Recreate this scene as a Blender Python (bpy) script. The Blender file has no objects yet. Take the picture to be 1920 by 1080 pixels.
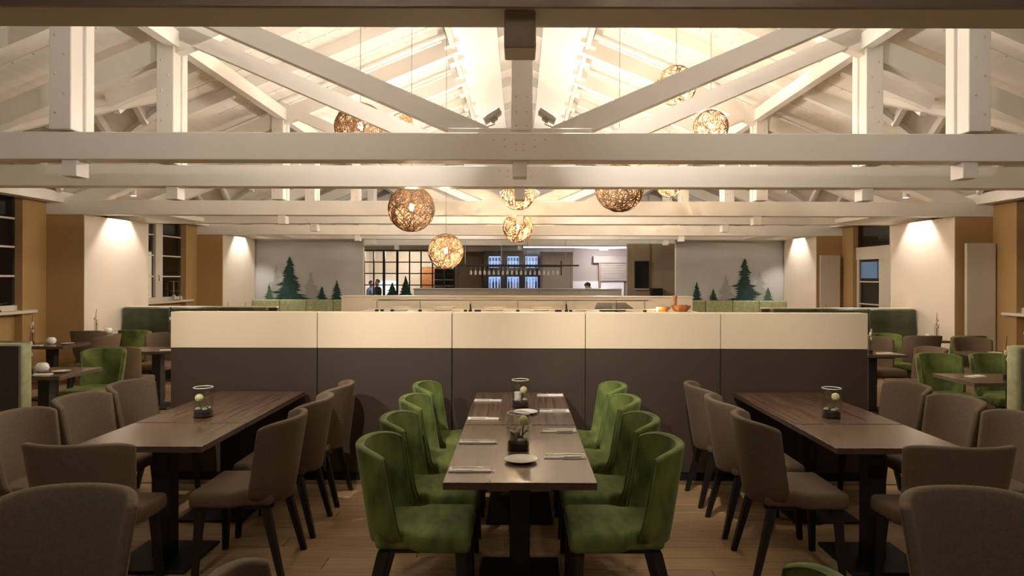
import bpy, bmesh, math, random
from mathutils import Vector, Matrix
random.seed(7)
PI = math.pi
S = bpy.context.scene
C = S.collection

# ------------------------------------------------------------------ camera
F, CX, CY, H = 1262.0, 974.0, 520.0, 1.70
cam = bpy.data.cameras.new('camera'); camo = bpy.data.objects.new('camera', cam); C.objects.link(camo)
cam.sensor_width = 36; cam.lens = F/1920*36
cam.shift_x = -(CX-960)/1920; cam.shift_y = -(540-CY)/1920
cam.clip_start = 0.05; cam.clip_end = 200
camo.matrix_world = Matrix.Translation((0, 0, H)) @ Matrix.Rotation(PI/2, 4, 'X') @ Matrix.Rotation(0.0025, 4, 'Z')
S.camera = camo
# ------------------------------------------------------------------ world (night) and exposure
w = bpy.data.worlds.new('night'); S.world = w; w.use_nodes = True
w.node_tree.nodes['Background'].inputs[0].default_value = (0.05, 0.07, 0.12, 1)
w.node_tree.nodes['Background'].inputs[1].default_value = 0.004
S.view_settings.view_transform = 'Standard'; S.view_settings.look = 'None'
S.view_settings.gamma = 1; S.view_settings.use_curve_mapping = False
S.view_settings.exposure = 2.05
FLOOD_W, PEND_W, SPOT_W, ADDED_SPOT_W, ADDED_GALLERY_W = 17.0, 135.0, 38.0, 62.0, 15.0
WARM = (1.0, 0.75, 0.49); FLOODC = (1.0, 0.91, 0.81)

def P(x, y, d):
    """photo pixel + distance along the room -> point"""
    return Vector(((x-CX)*d/F, d, H+(CY-y)*d/F))

# ------------------------------------------------------------------ materials
def lin(c): return tuple((v/255/12.92 if v <= 10 else ((v/255+0.055)/1.055)**2.4) for v in c)
MATS = {}
def mat(name, col, rough=0.6, var=0.0, scale=8.0, stretch=(1,1,1), col2=None, bump=0.0, metal=0.0, sheen=0.0,
        spec=0.5, coat=0.0, emit=None, estr=0.0, coords='Object', detail=4.0):
    m = bpy.data.materials.new(name); m.use_nodes = True; MATS[name] = m
    nt = m.node_tree; b = nt.nodes['Principled BSDF']
    b.inputs['Base Color'].default_value = (*col, 1); b.inputs['Roughness'].default_value = rough
    b.inputs['Metallic'].default_value = metal; b.inputs['Specular IOR Level'].default_value = spec
    if sheen:
        b.inputs['Sheen Weight'].default_value = sheen; b.inputs['Sheen Roughness'].default_value = 0.35
        b.inputs['Sheen Tint'].default_value = (*[min(1, c*3+0.15) for c in col], 1)
    if coat: b.inputs['Coat Weight'].default_value = coat; b.inputs['Coat Roughness'].default_value = 0.15
    if emit:
        b.inputs['Emission Color'].default_value = (*emit, 1); b.inputs['Emission Strength'].default_value = estr
    if var or col2 or bump:
        tc = nt.nodes.new('ShaderNodeTexCoord'); mp = nt.nodes.new('ShaderNodeMapping')
        mp.inputs['Scale'].default_value = stretch
        nz = nt.nodes.new('ShaderNodeTexNoise'); nz.inputs['Scale'].default_value = scale; nz.inputs['Detail'].default_value = detail
        nt.links.new(tc.outputs[coords], mp.inputs[0]); nt.links.new(mp.outputs[0], nz.inputs['Vector'])
        if var or col2:
            r = nt.nodes.new('ShaderNodeValToRGB'); c2 = col2 or tuple(c*(1+var) for c in col); c1 = col if col2 else tuple(c*(1-var) for c in col)
            r.color_ramp.elements[0].position = 0.32; r.color_ramp.elements[1].position = 0.68
            r.color_ramp.elements[0].color = (*c1, 1); r.color_ramp.elements[1].color = (*c2, 1)
            nt.links.new(nz.outputs[0], r.inputs[0]); nt.links.new(r.outputs[0], b.inputs['Base Color'])
        if bump:
            bp = nt.nodes.new('ShaderNodeBump'); bp.inputs['Strength'].default_value = bump; bp.inputs['Distance'].default_value = 0.01
            nt.links.new(nz.outputs[0], bp.inputs['Height']); nt.links.new(bp.outputs[0], b.inputs['Normal'])
    return m
def glassmat(name, tint=(1,1,1), rough=0.0, alpha=0.12):
    m = bpy.data.materials.new(name); m.use_nodes = True; MATS[name] = m
    nt = m.node_tree; nt.nodes.remove(nt.nodes['Principled BSDF']); out = nt.nodes['Material Output']
    t = nt.nodes.new('ShaderNodeBsdfTransparent'); t.inputs[0].default_value = (*tint, 1)
    g = nt.nodes.new('ShaderNodeBsdfGlossy'); g.inputs['Roughness'].default_value = rough
    lw = nt.nodes.new('ShaderNodeLayerWeight'); lw.inputs[0].default_value = 0.5
    pw = nt.nodes.new('ShaderNodeMath'); pw.operation = 'POWER'; pw.inputs[1].default_value = 4.0
    mx = nt.nodes.new('ShaderNodeMixShader'); ad = nt.nodes.new('ShaderNodeMath'); ad.operation = 'MULTIPLY_ADD'; ad.inputs[1].default_value = 0.6; ad.inputs[2].default_value = alpha*0.3
    nt.links.new(lw.outputs['Facing'], pw.inputs[0]); nt.links.new(pw.outputs[0], ad.inputs[0]); nt.links.new(ad.outputs[0], mx.inputs[0])
    nt.links.new(t.outputs[0], mx.inputs[1]); nt.links.new(g.outputs[0], mx.inputs[2]); nt.links.new(mx.outputs[0], out.inputs[0])
    return m

mat('white_paint', (0.74, 0.71, 0.65), 0.45, var=0.02, scale=3)
mat('white_board', (0.74, 0.69, 0.62), 0.6, var=0.05, scale=2.0, stretch=(6, 0.3, 6))
mat('reflector', (0.82, 0.78, 0.71), 0.6)
mat('cream_wall', (0.72, 0.63, 0.52), 0.8, bump=0.05, scale=60)
mat('ochre_wall', (0.40, 0.255, 0.105), 0.85, var=0.06, scale=40, bump=0.1)
mat('rear_wall', (0.20, 0.155, 0.12), 0.9, var=0.05, scale=5)
mat('bar_wall', (0.23, 0.17, 0.11), 0.75, var=0.06, scale=2)
mat('kitchen_wall', (0.33, 0.28, 0.25), 0.7, var=0.04, scale=2)
mat('kitchen_white', (0.70, 0.70, 0.72), 0.5)
mat('window_paint', (0.66, 0.61, 0.52), 0.4)
mat('floor_base', (0.17, 0.105, 0.05), 0.5, col2=(0.28, 0.18, 0.09), scale=2.2, stretch=(1.2, 18, 1))
mat('plank_a', (0.349, 0.222, 0.108), 0.45, col2=(0.515, 0.336, 0.174), scale=2.0, stretch=(1.3, 26, 1), bump=0.05)
mat('plank_b', (0.323, 0.202, 0.096), 0.45, col2=(0.47, 0.302, 0.157), scale=2.6, stretch=(1.0, 22, 1), bump=0.05)
mat('plank_c', (0.376, 0.242, 0.119), 0.45, col2=(0.549, 0.364, 0.19), scale=1.7, stretch=(1.1, 30, 1), bump=0.05)
mat('table_wood', (0.036, 0.020, 0.012), 0.27, col2=(0.175, 0.100, 0.058), scale=3.0, stretch=(20, 0.6, 1), spec=0.75, coat=0.15, detail=2.0)
mat('table_edge', (0.085, 0.055, 0.038), 0.4, var=0.15, scale=12)
mat('black_metal', (0.010, 0.009, 0.009), 0.45)
mat('black_wood', (0.012, 0.010, 0.009), 0.5, var=0.2, scale=20)
mat('brown_fabric', (0.130, 0.089, 0.053), 0.85, var=0.12, scale=90, bump=0.12, sheen=0.15)
mat('green_velvet', (0.052, 0.080, 0.013), 0.75, col2=(0.18, 0.225, 0.048), scale=5, stretch=(1, 2.2, 1), sheen=0.6)
mat('green_piping', (0.13, 0.17, 0.05), 0.6, sheen=0.4)
mat('bench_green', (0.030, 0.038, 0.016), 0.32, col2=(0.062, 0.072, 0.034), scale=5, sheen=0.3)
mat('bench_pale', (0.23, 0.245, 0.12), 0.6, col2=(0.34, 0.36, 0.19), scale=14, sheen=0.5)
mat('bench_brown', (0.060, 0.045, 0.036), 0.8, var=0.1, scale=60)
mat('divider_dark', (0.052, 0.034, 0.021), 0.5, var=0.05, scale=2)
mat('divider_light', (0.80, 0.66, 0.47), 0.35, var=0.02, scale=1)
mat('counter_white', (0.66, 0.59, 0.48), 0.4, var=0.02, scale=2)
mat('bar_front', (0.42, 0.40, 0.37), 0.25, var=0.05, scale=1.5)
mat('fibre', (0.22, 0.135, 0.075), 0.8, var=0.35, scale=25)
mat('cord', (0.12, 0.10, 0.08), 0.6)
mat('bulb', (1, 0.8, 0.5), 0.3, emit=(1.0, 0.62, 0.30), estr=60)
mat('socket', (0.25, 0.18, 0.10), 0.4, metal=0.6)
mat('flood_body', (0.55, 0.52, 0.47), 0.4)
mat('flood_lens', (0.9, 0.9, 0.9), 0.2, emit=(1.0, 0.86, 0.70), estr=6)
mat('bolt', (0.62, 0.58, 0.50), 0.35, metal=0.3)
mat('lamp_lens', (1, 1, 1), 0.3, emit=(1, 0.87, 0.72), estr=12)
mat('radiator', (0.60, 0.54, 0.45), 0.4)
mat('porcelain', (0.78, 0.76, 0.70), 0.15)
mat('napkin', (0.74, 0.69, 0.62), 0.85, var=0.04, scale=30)
mat('steel', (0.55, 0.52, 0.48), 0.22, metal=1.0)
mat('soil', (0.018, 0.011, 0.008), 0.95, var=0.5, scale=80, bump=0.5)
mat('stone', (0.34, 0.33, 0.29), 0.6, var=0.15, scale=20)
mat('moss', (0.07, 0.09, 0.025), 0.9, var=0.4, scale=60, bump=0.4)
mat('ball_cream', (0.70, 0.66, 0.38), 0.7, var=0.08, scale=30, bump=0.2)
mat('twig', (0.10, 0.06, 0.035), 0.8)
mat('petal', (0.75, 0.66, 0.46), 0.6, var=0.1, scale=20)
mat('leaf', (0.05, 0.09, 0.02), 0.5)
mat('mural_sky', (0.39, 0.39, 0.38), 0.8, col2=(0.48, 0.48, 0.47), scale=0.6)
mat('mural_tree', (0.012, 0.045, 0.038), 0.8, var=0.3, scale=20)
mat('mural_mid', (0.05, 0.105, 0.075), 0.8, var=0.2, scale=20)
mat('mural_faint', (0.31, 0.315, 0.295), 0.8, var=0.04, scale=20)
mat('fir', (0.015, 0.05, 0.028), 0.8, var=0.4, scale=30)
mat('iron', (0.012, 0.010, 0.012), 0.4, metal=0.3)
mat('cabinet_black', (0.008, 0.009, 0.014), 0.2)
mat('shelf_glow', (0.6, 0.75, 1), 0.4, emit=(0.35, 0.55, 1.0), estr=0.22)
mat('bottle_clear', (0.55, 0.62, 0.72), 0.08, spec=0.8)
mat('bottle_dark', (0.03, 0.05, 0.04), 0.08, spec=0.8)
mat('bottle_amber', (0.25, 0.10, 0.03), 0.1, spec=0.8)
mat('glassware', (0.72, 0.71, 0.68), 0.06, spec=0.9)
mat('strip_light', (1, 1, 1), 0.4, emit=(0.88, 0.84, 1.0), estr=0.8)
mat('blind', (0.8, 0.85, 0.95), 0.6, emit=(0.70, 0.80, 1.0), estr=0.28)  # backlight behind the slats is put in as their own glow
mat('screen', (0.006, 0.007, 0.008), 0.15)
mat('wood_warm', (0.36, 0.15, 0.045), 0.45, var=0.2, scale=12)
mat('copper_bowl', (0.34, 0.14, 0.05), 0.35, var=0.3, scale=14)
mat('flame', (1, 0.8, 0.5), 0.3, emit=(1.0, 0.62, 0.28), estr=30)
mat('tray', (0.055, 0.034, 0.022), 0.4, var=0.3, scale=10)
mat('skin', (0.52, 0.32, 0.22), 0.5)
mat('hair', (0.012, 0.009, 0.010), 0.5)
mat('shirt_white', (0.7, 0.69, 0.68), 0.8)
mat('shirt_black', (0.015, 0.015, 0.018), 0.8)
mat('shirt_blue', (0.15, 0.26, 0.48), 0.8)
mat('trousers', (0.02, 0.02, 0.025), 0.8)
mat('outdoor_wall', (0.06, 0.05, 0.05), 0.9)
mat('lit_yellow', (1, 0.8, 0.5), 0.5, emit=(1.0, 0.72, 0.42), estr=0.25)
mat('reflection_blue', (0.5, 0.7, 1), 0.5, emit=(0.40, 0.58, 0.85), estr=0.12)  # glow standing in for a bluish reflection in the door glass
mat('book', (0.14, 0.09, 0.10), 0.8, var=0.5, scale=20)
glassmat('clear_glass', (0.97, 0.97, 0.95), 0.02, 0.15)
glassmat('pane_glass', (0.75, 0.78, 0.78), 0.02, 0.2)

# ------------------------------------------------------------------ helpers
def box(bm, x0, x1, y0, y1, z0, z1):
    vs = [bm.verts.new((x, y, z)) for x in (x0, x1) for y in (y0, y1) for z in (z0, z1)]
    for f in ((0,1,3,2), (4,6,7,5), (0,4,5,1), (2,3,7,6), (0,2,6,4), (1,5,7,3)): bm.faces.new([vs[i] for i in f])
    return vs
def BX(*a):
    bm = bmesh.new(); box(bm, *a); return bm
def rbox(x0, x1, y0, y1, z0, z1, r=0.01, seg=2):
    bm = BX(x0, x1, y0, y1, z0, z1)
    bmesh.ops.bevel(bm, geom=list(bm.edges), offset=r, segments=seg, profile=0.5, affect='EDGES', clamp_overlap=True)
    return bm
def frame(p0, p1, up=(0, 0, 1)):
    d = (Vector(p1)-Vector(p0)); L = d.length; y = d.normalized(); u = Vector(up)
    if abs(y.dot(u)) > 0.99: u = Vector((1, 0, 0))
    x = y.cross(u).normalized(); z = x.cross(y).normalized()
    return Vector(p0), x, y, z, L
def bar(bm, p0, p1, w, h, up=(0, 0, 1)):
    o, x, y, z, L = frame(p0, p1, up)
    vs = [bm.verts.new(o + x*a*w/2 + y*b*L + z*c*h/2) for a in (-1, 1) for b in (0, 1) for c in (-1, 1)]
    for f in ((0,1,3,2), (4,6,7,5), (0,4,5,1), (2,3,7,6), (0,2,6,4), (1,5,7,3)): bm.faces.new([vs[i] for i in f])
def tube(bm, pts, r, n=6, closed=False):
    pts = [Vector(p) for p in pts]; rings = []
    N = len(pts); rr = r if isinstance(r, (list, tuple)) else [r]*N
    prev = None
    for i, p in enumerate(pts):
        a = pts[i-1] if (i or closed) else p; b = pts[(i+1) % N] if (i < N-1 or closed) else p
        t = (b-a).normalized()
        u = prev if prev is not None else (Vector((0, 0, 1)) if abs(t.z) < 0.9 else Vector((1, 0, 0)))
        x = (u - t*u.dot(t)).normalized(); prev = x; y = t.cross(x)
        rings.append([bm.verts.new(p + (x*math.cos(2*PI*k/n)+y*math.sin(2*PI*k/n))*rr[i]) for k in range(n)])
    for i in range(N if closed else N-1):
        A, B = rings[i], rings[(i+1) % N]
        for k in range(n): bm.faces.new((A[k], A[(k+1) % n], B[(k+1) % n], B[k]))
    if not closed:
        bm.faces.new(rings[0][::-1]); bm.faces.new(rings[-1])
def lathe(bm, prof, n=20, c=(0, 0, 0), caps=False):
    cx, cy, cz = c; rings = []
    for (r, z) in prof:
        if r < 1e-6: rings.append([bm.verts.new((cx, cy, cz+z))])
        else: rings.append([bm.verts.new((cx+r*math.cos(2*PI*k/n), cy+r*math.sin(2*PI*k/n), cz+z)) for k in range(n)])
    for A, B in zip(rings[:-1], rings[1:]):
        for k in range(n):
            k2 = (k+1) % n
            if len(A) == 1 and len(B) == 1: continue
            if len(A) == 1: bm.faces.new((A[0], B[k2], B[k]))
            elif len(B) == 1: bm.faces.new((A[k], A[k2], B[0]))
            else: bm.faces.new((A[k], A[k2], B[k2], B[k]))
def LT(prof, n=20, c=(0, 0, 0)):
    bm = bmesh.new(); lathe(bm, prof, n, c); return bm
def blob(c, r, sub=2, sc=(1, 1, 1), jit=0.0):
    bm = bmesh.new(); bmesh.ops.create_icosphere(bm, subdivisions=sub, radius=r)
    for v in bm.verts:
        k = 1+random.uniform(-jit, jit); v.co = Vector((v.co.x*sc[0]*k+c[0], v.co.y*sc[1]*k+c[1], v.co.z*sc[2]*k+c[2]))
    return bm
def poly(bm, pts): return bm.faces.new([bm.verts.new(p) for p in pts])

def obj(name, bm, m, parent=None, smooth=False, auto=True):
    me = bpy.data.meshes.new(name)
    bmesh.ops.recalc_face_normals(bm, faces=list(bm.faces))
    bm.to_mesh(me); bm.free(); me.materials.append(MATS[m])
    if smooth:
        for p in me.polygons: p.use_smooth = True
        if auto: me.set_sharp_from_angle(angle=math.radians(40))
    o = bpy.data.objects.new(name, me); C.objects.link(o)
    if parent: o.parent = parent
    return o
def tag(o, label, cat, group=None):
    o['label'] = label; o['category'] = cat
    if group: o['group'] = group
    return o
def thing(name, label, cat, loc=(0, 0, 0), rz=0.0, group=None):
    o = bpy.data.objects.new(name, None); C.objects.link(o); o.empty_display_size = 0.1
    o.location = loc; o.rotation_euler = (0, 0, rz); return tag(o, label, cat, group)
def struct(name, bm, m, smooth=False):
    o = obj(name, bm, m, None, smooth); o['kind'] = 'structure'; return o
def sempty(name, loc=(0, 0, 0)):
    o = bpy.data.objects.new(name, None); C.objects.link(o); o.location = loc; o['kind'] = 'structure'; return o
def dup(root, loc, rz=0.0, label=None, group=None, scale=None, kids=None):
    r = root.copy(); C.objects.link(r); r.location = loc; r.rotation_euler = (0, 0, rz)
    if scale: r.scale = scale
    if label: r['label'] = label
    if group: r['group'] = group
    for ch in (kids if kids is not None else list(root.children)):
        c = ch.copy(); C.objects.link(c); c.parent = r
        for g in list(ch.children):
            d = g.copy(); C.objects.link(d); d.parent = c
    return r
class Proto:
    """first use moves the prototype itself, later uses copy it"""
    def __init__(s, make): s.make = make; s.root = None
    def __call__(s, loc, rz, label, cat, group=None, scale=None):
        if s.root is None:
            s.root = s.make(); r = s.root; s.kids = list(r.children); r.location = loc; r.rotation_euler = (0, 0, rz); tag(r, label, cat, group)
            if scale: r.scale = scale
            return r
        r = dup(s.root, loc, rz, label, None, scale or (1, 1, 1), s.kids)
        if group: r['group'] = group
        elif 'group' in r: del r['group']
        r['category'] = cat
        return r
def lamp(name, kind, loc, power, col, parent=None, size=0.05, aim=None, angle=None, blend=0.5):
    l = bpy.data.lights.new(name, kind); l.energy = power; l.color = col
    if kind in ('POINT', 'SPOT'): l.shadow_soft_size = size
    if kind == 'SPOT': l.spot_size = angle; l.spot_blend = blend
    if kind == 'AREA': l.size = size
    o = bpy.data.objects.new(name, l); C.objects.link(o); o.location = loc
    if aim is not None: o.rotation_euler = Vector(aim).to_track_quat('-Z', 'Y').to_euler()
    if parent: o.parent = parent
    return o

# ------------------------------------------------------------------ the shell
T = [2.5, 5.75, 7.45, 10.9, 12.6, 16.0, 17.75, 21.1]       # distance of each truss
TB, TT, TD = 2.70, 2.935, 0.20                             # tie beam bottom, top, depth
WX, PX, BX_END = 7.80, 7.07, 7.68                           # outer wall, pier face, end of the tie beams
RZ, RK = 6.20, 0.417                                        # ridge height and slope
roofz = lambda x: RZ - RK*abs(x)

floor = struct('floor', BX(-8.2, 8.2, -2.6, 27, -0.06, -0.008), 'floor_base')
pl = []
for k, m in enumerate(('plank_a', 'plank_b', 'plank_c')):
    me = bpy.data.meshes.new('plank'); bm = rbox(-0.698, 0.698, -0.078, 0.078, -0.012, 0, 0.0025, 1); bm.to_mesh(me); bm.free()
    me.materials.append(MATS[m]); pl.append(me)
row = 0; y = 1.6
while y < 5.55:
    x = -4.2 + (row*0.53) % 1.4
    while x < 4.4:
        o = bpy.data.objects.new('plank', random.choice(pl)); C.objects.link(o); o.location = (x, y, 0); o.parent = floor
        if random.random() < 0.5: o.rotation_euler = (0, 0, PI)
        x += 1.4
    row += 1; y += 0.16
bm = bmesh.new(); box(bm, -8.2, 8.2, -2.6, 1.52, -0.008, -0.002); box(bm, -8.2, 8.2, 5.56, 27, -0.008, -0.002)
box(bm, -8.2, -4.9, 1.52, 5.56, -0.008, -0.002); box(bm, 4.9, 8.2, 1.52, 5.56, -0.008, -0.002)
obj('floor_field', bm, 'floor_base', floor)

wide = [(2.5, 5.75), (7.45, 10.9), (12.6, 16.0)]
narrow = [(2.2, 2.5), (5.75, 7.45), (10.9, 12.6), (16.0, 17.75), (17.75, 21.3)]
XD = 4.7
ceil = bmesh.new(); th = 0.06
def slab(bm, pts, t=0.06):
    a = [bm.verts.new(p) for p in pts]; b = [bm.verts.new((p[0], p[1], p[2]+t)) for p in pts]
    bm.faces.new(a); bm.faces.new(b[::-1])
    for i in range(len(a)): bm.faces.new((a[i], a[(i+1) % len(a)], b[(i+1) % len(a)], b[i]))
for s in (-1, 1):
    for (a, b) in narrow:
        slab(ceil, [(0, a+0.1, RZ), (s*WX, a+0.1, roofz(WX)), (s*WX, b+0.1, roofz(WX)), (0, b+0.1, RZ)])
    for (a, b) in wide:
        a += 0.1; b += 0.1; c = (a+b)/2
        slab(ceil, [(0, a, RZ), (s*XD, a, roofz(XD)), (s*XD, b, roofz(XD)), (0, b, RZ)])
        slab(ceil, [(s*XD, a, roofz(XD)), (s*WX, a, roofz(WX)), (s*XD, c, roofz(XD))])
        slab(ceil, [(s*XD, b, roofz(XD)), (s*WX, b, roofz(WX)), (s*XD, c, roofz(XD))])
        slab(ceil, [(s*XD, c, roofz(XD)), (s*WX, c, roofz(XD)), (s*WX, a, roofz(WX))])
        slab(ceil, [(s*XD, c, roofz(XD)), (s*WX, c, roofz(XD)), (s*WX, b, roofz(WX))])
ceiling = struct('ceiling', ceil, 'white_board')

# rafters, their lapped ends, purlins, dormer rafters, deck battens with screw heads
ry = []
for (a, b) in wide: ry += [a+(b-a)*k/3 for k in (1, 2)]
for (a, b) in narrow[1:]: ry += [(a+b)/2]
ry += [18.6, 20.2]
ry = sorted(ry)
def rafter_mesh(x0, x1, s):
    bm = bmesh.new(); bar(bm, (s*x0, 0, roofz(x0)-0.085), (s*x1, 0, roofz(x1)-0.085), 0.10, 0.17); return bm
for s in (-1, 1):
    full = None; short = None
    for y in ry:
        inw = any(a < y < b for a, b in wide)
        if inw:
            if short is None: short = obj('rafter', rafter_mesh(0, XD+0.55, s), 'white_paint', ceiling); o = short
            else: o = short.copy(); C.objects.link(o)
        else:
            if full is None: full = obj('rafter', rafter_mesh(0, WX, s), 'white_paint', ceiling); o = full
            else: o = full.copy(); C.objects.link(o)
        o.location = (0, y, 0)
    # lapped block where each rafter meets the purlin by the ridge
    first = None
    for y in ry + T:
        if first is None:
            bm = bmesh.new(); z = roofz(1.07)-0.26
            bar(bm, (s*0.99, 0, roofz(0.99)-0.25), (s*1.24, 0, roofz(1.24)-0.25), 0.26, 0.12)
            first = obj('rafter_block', bm, 'white_paint', ceiling); o = first
        else: o = first.copy(); C.objects.link(o)
        o.location = (0, y, 0)
    bm = bmesh.new(); bar(bm, (s*1.09, 2.4, roofz(1.09)-0.27), (s*1.09, 21.2, roofz(1.09)-0.27), 0.07, 0.14); obj('purlin', bm, 'white_paint', ceiling)
    bm = bmesh.new(); bar(bm, (s*3.85, 2.4, roofz(3.85)-0.26), (s*3.85, 21.2, roofz(3.85)-0.26), 0.12, 0.18); obj('purlin', bm, 'white_paint', ceiling)
    bm = bmesh.new(); bar(bm, (s*7.50, 2.4, 2.98), (s*7.50, 18.0, 2.98), 0.22, 0.17); obj('wall_plate', bm, 'white_paint', ceiling)
    # smooth reflector boards along the ridge
    bm = bmesh.new(); slab(bm, [(s*1.05, 2.4, roofz(1.05)-0.24), (s*0.38, 2.4, roofz(0.38)-0.24), (s*0.38, 21.2, roofz(0.38)-0.24), (s*1.05, 21.2, roofz(1.05)-0.24)], 0.02)
    obj('reflector_board', bm, 'reflector', ceiling)
    # dormer rafters: down both slopes of every cross gable
    for (a, b) in wide:
        a += 0.1; b += 0.1; c = (a+b)/2; k = (roofz(XD)-roofz(WX))/(c-a)
        for x in (5.35, 6.0, 6.65, 7.3):
            yv = (roofz(XD)-roofz(x))/k
            for sy in (-1, 1):
                bm = bmesh.new(); bar(bm, (s*x, c, roofz(XD)-0.06), (s*x, c+sy*yv, roofz(XD)-0.06-k*yv), 0.08, 0.12)
                obj('dormer_rafter', bm, 'white_paint', ceiling)
        bm = bmesh.new(); bar(bm, (s*XD, c, roofz(XD)-0.09), (s*WX, c, roofz(XD)-0.09), 0.10, 0.18); obj('dormer_ridge', bm, 'white_paint', ceiling)
        for sy in (-1, 1):
            bm = bmesh.new(); bar(bm, (s*XD, c, roofz(XD)-0.03), (s*WX, c+sy*(c-a), roofz(WX)-0.03), 0.10, 0.08); obj('valley_beam', bm, 'white_paint', ceiling)
# thin battens down the slope with a row of screw heads
bat = bmesh.new()
scr = bmesh.new()
for s in (-1, 1):
    for (a, b) in wide + narrow[1:]:
        n = 9 if (a, b) in wide else 5
        xm = XD if (a, b) in wide else WX
        for k in range(1, n):
            y = a+(b-a)*k/n
            if min(abs(y-q) for q in ry) < 0.12: continue
            bar(bat, (s*1.3, y, roofz(1.3)-0.004), (s*xm, y, roofz(xm)-0.004), 0.045, 0.012)
            x = 1.4
            while x < xm:
                bar(scr, (s*x, y, roofz(x)-0.011), (s*x, y, roofz(x)-0.014), 0.014, 0.014); x += 0.22
o = obj('ceiling_battens', bat, 'white_paint', ceiling); o['kind'] = 'stuff'
o = obj('screw_heads', scr, 'twig', ceiling); o['kind'] = 'stuff'

# trusses
def make_truss():
    t = sempty('roof_truss')
    t['label'] = 'white timber roof truss with tie beam, king post and V shaped struts'
    obj('tie_beam', rbox(-BX_END, BX_END, 0, TD, TB, TT, 0.006, 1), 'white_paint', t)
    kp = obj('king_post', rbox(-0.075, 0.11, 0.01, TD-0.01, TT+0.02, roofz(0)-0.1, 0.006, 1), 'white_paint', t)
    for z in (3.0, 3.12, 3.25, 3.62, 3.95):
        for x in (-0.03, 0.065):
            obj('bolt', LT([(0, -0.008), (0.008, -0.006), (0.011, 0)], 8), 'bolt', kp).matrix_local = Matrix.Translation((x, 0.01, z)) @ Matrix.Rotation(-PI/2, 4, 'X')
    for x, z in ((-0.22, 2.88), (-0.13, 2.88), (-0.13, 2.82), (-0.03, 2.84), (0.03, 2.84), (-0.03, 2.79), (0.03, 2.79), (0.13, 2.88), (0.13, 2.82), (0.22, 2.88)):
        obj('bolt', LT([(0, -0.007), (0.006, -0.005), (0.009, 0)], 8), 'bolt', t).matrix_local = Matrix.Translation((x, 0.0, z)) @ Matrix.Rotation(-PI/2, 4, 'X')
    obj('seat_plate', rbox(-0.62, 0.62, 0.02, TD-0.02, TT, TT+0.045, 0.005, 1), 'white_paint', t)
    obj('hanger_block', rbox(-0.06, 0.06, 0.02, TD-0.03, TB-0.14, TB, 0.004, 1), 'white_paint', t)
    for s in (-1, 1):
        bm = bmesh.new(); z = lambda x: 2.785+0.431*x
        bar(bm, (s*0.30, 0.10, z(0.30)), (s*4.0, 0.10, z(4.0)), 0.14, 0.17); obj('strut', bm, 'white_paint', t)
        bm = bmesh.new(); bar(bm, (s*1.05, 0.10, roofz(1.05)-0.29), (s*BX_END, 0.10, roofz(BX_END)-0.29), 0.14, 0.24); obj('top_chord', bm, 'white_paint', t)
        po = obj('side_post', rbox(min(s*3.83, s*4.02), max(s*3.83, s*4.02), -0.01, 0.15, TT+0.02, roofz(4.0)-0.2, 0.006, 1), 'white_paint', t)
        obj('side_post', rbox(min(s*3.83, s*4.02), max(s*3.83, s*4.02), 0.19, 0.31, TT-0.1, roofz(4.0)-0.2, 0.006, 1), 'white_paint', t)
        obj('post_filler', rbox(min(s*3.86, s*3.99), max(s*3.86, s*3.99), 0.14, 0.2, TT+0.02, roofz(4.0)-0.2, 0.003, 1), 'white_paint', t)
        for k in range(8):
            obj('bolt', LT([(0, -0.008), (0.009, -0.006), (0.013, 0)], 8), 'bolt', po).matrix_local = Matrix.Translation((s*(3.89 if k % 2 else 3.965), -0.01, 3.10+k*0.165)) @ Matrix.Rotation(-PI/2, 4, 'X')
        obj('hanger_block', rbox(min(s*3.80, s*3.93), max(s*3.80, s*3.93), 0.02, TD-0.01, TB-0.14, TB, 0.004, 1), 'white_paint', t)
    return t
tr = make_truss(); tr.location = (0, T[0], 0)
trusses = [tr]
for i, y in enumerate(T[1:]):
    r = dup(tr, (0, y, 0)); trusses.append(r)
for r in trusses:
    r['group'] = 'roof trusses'

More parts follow.
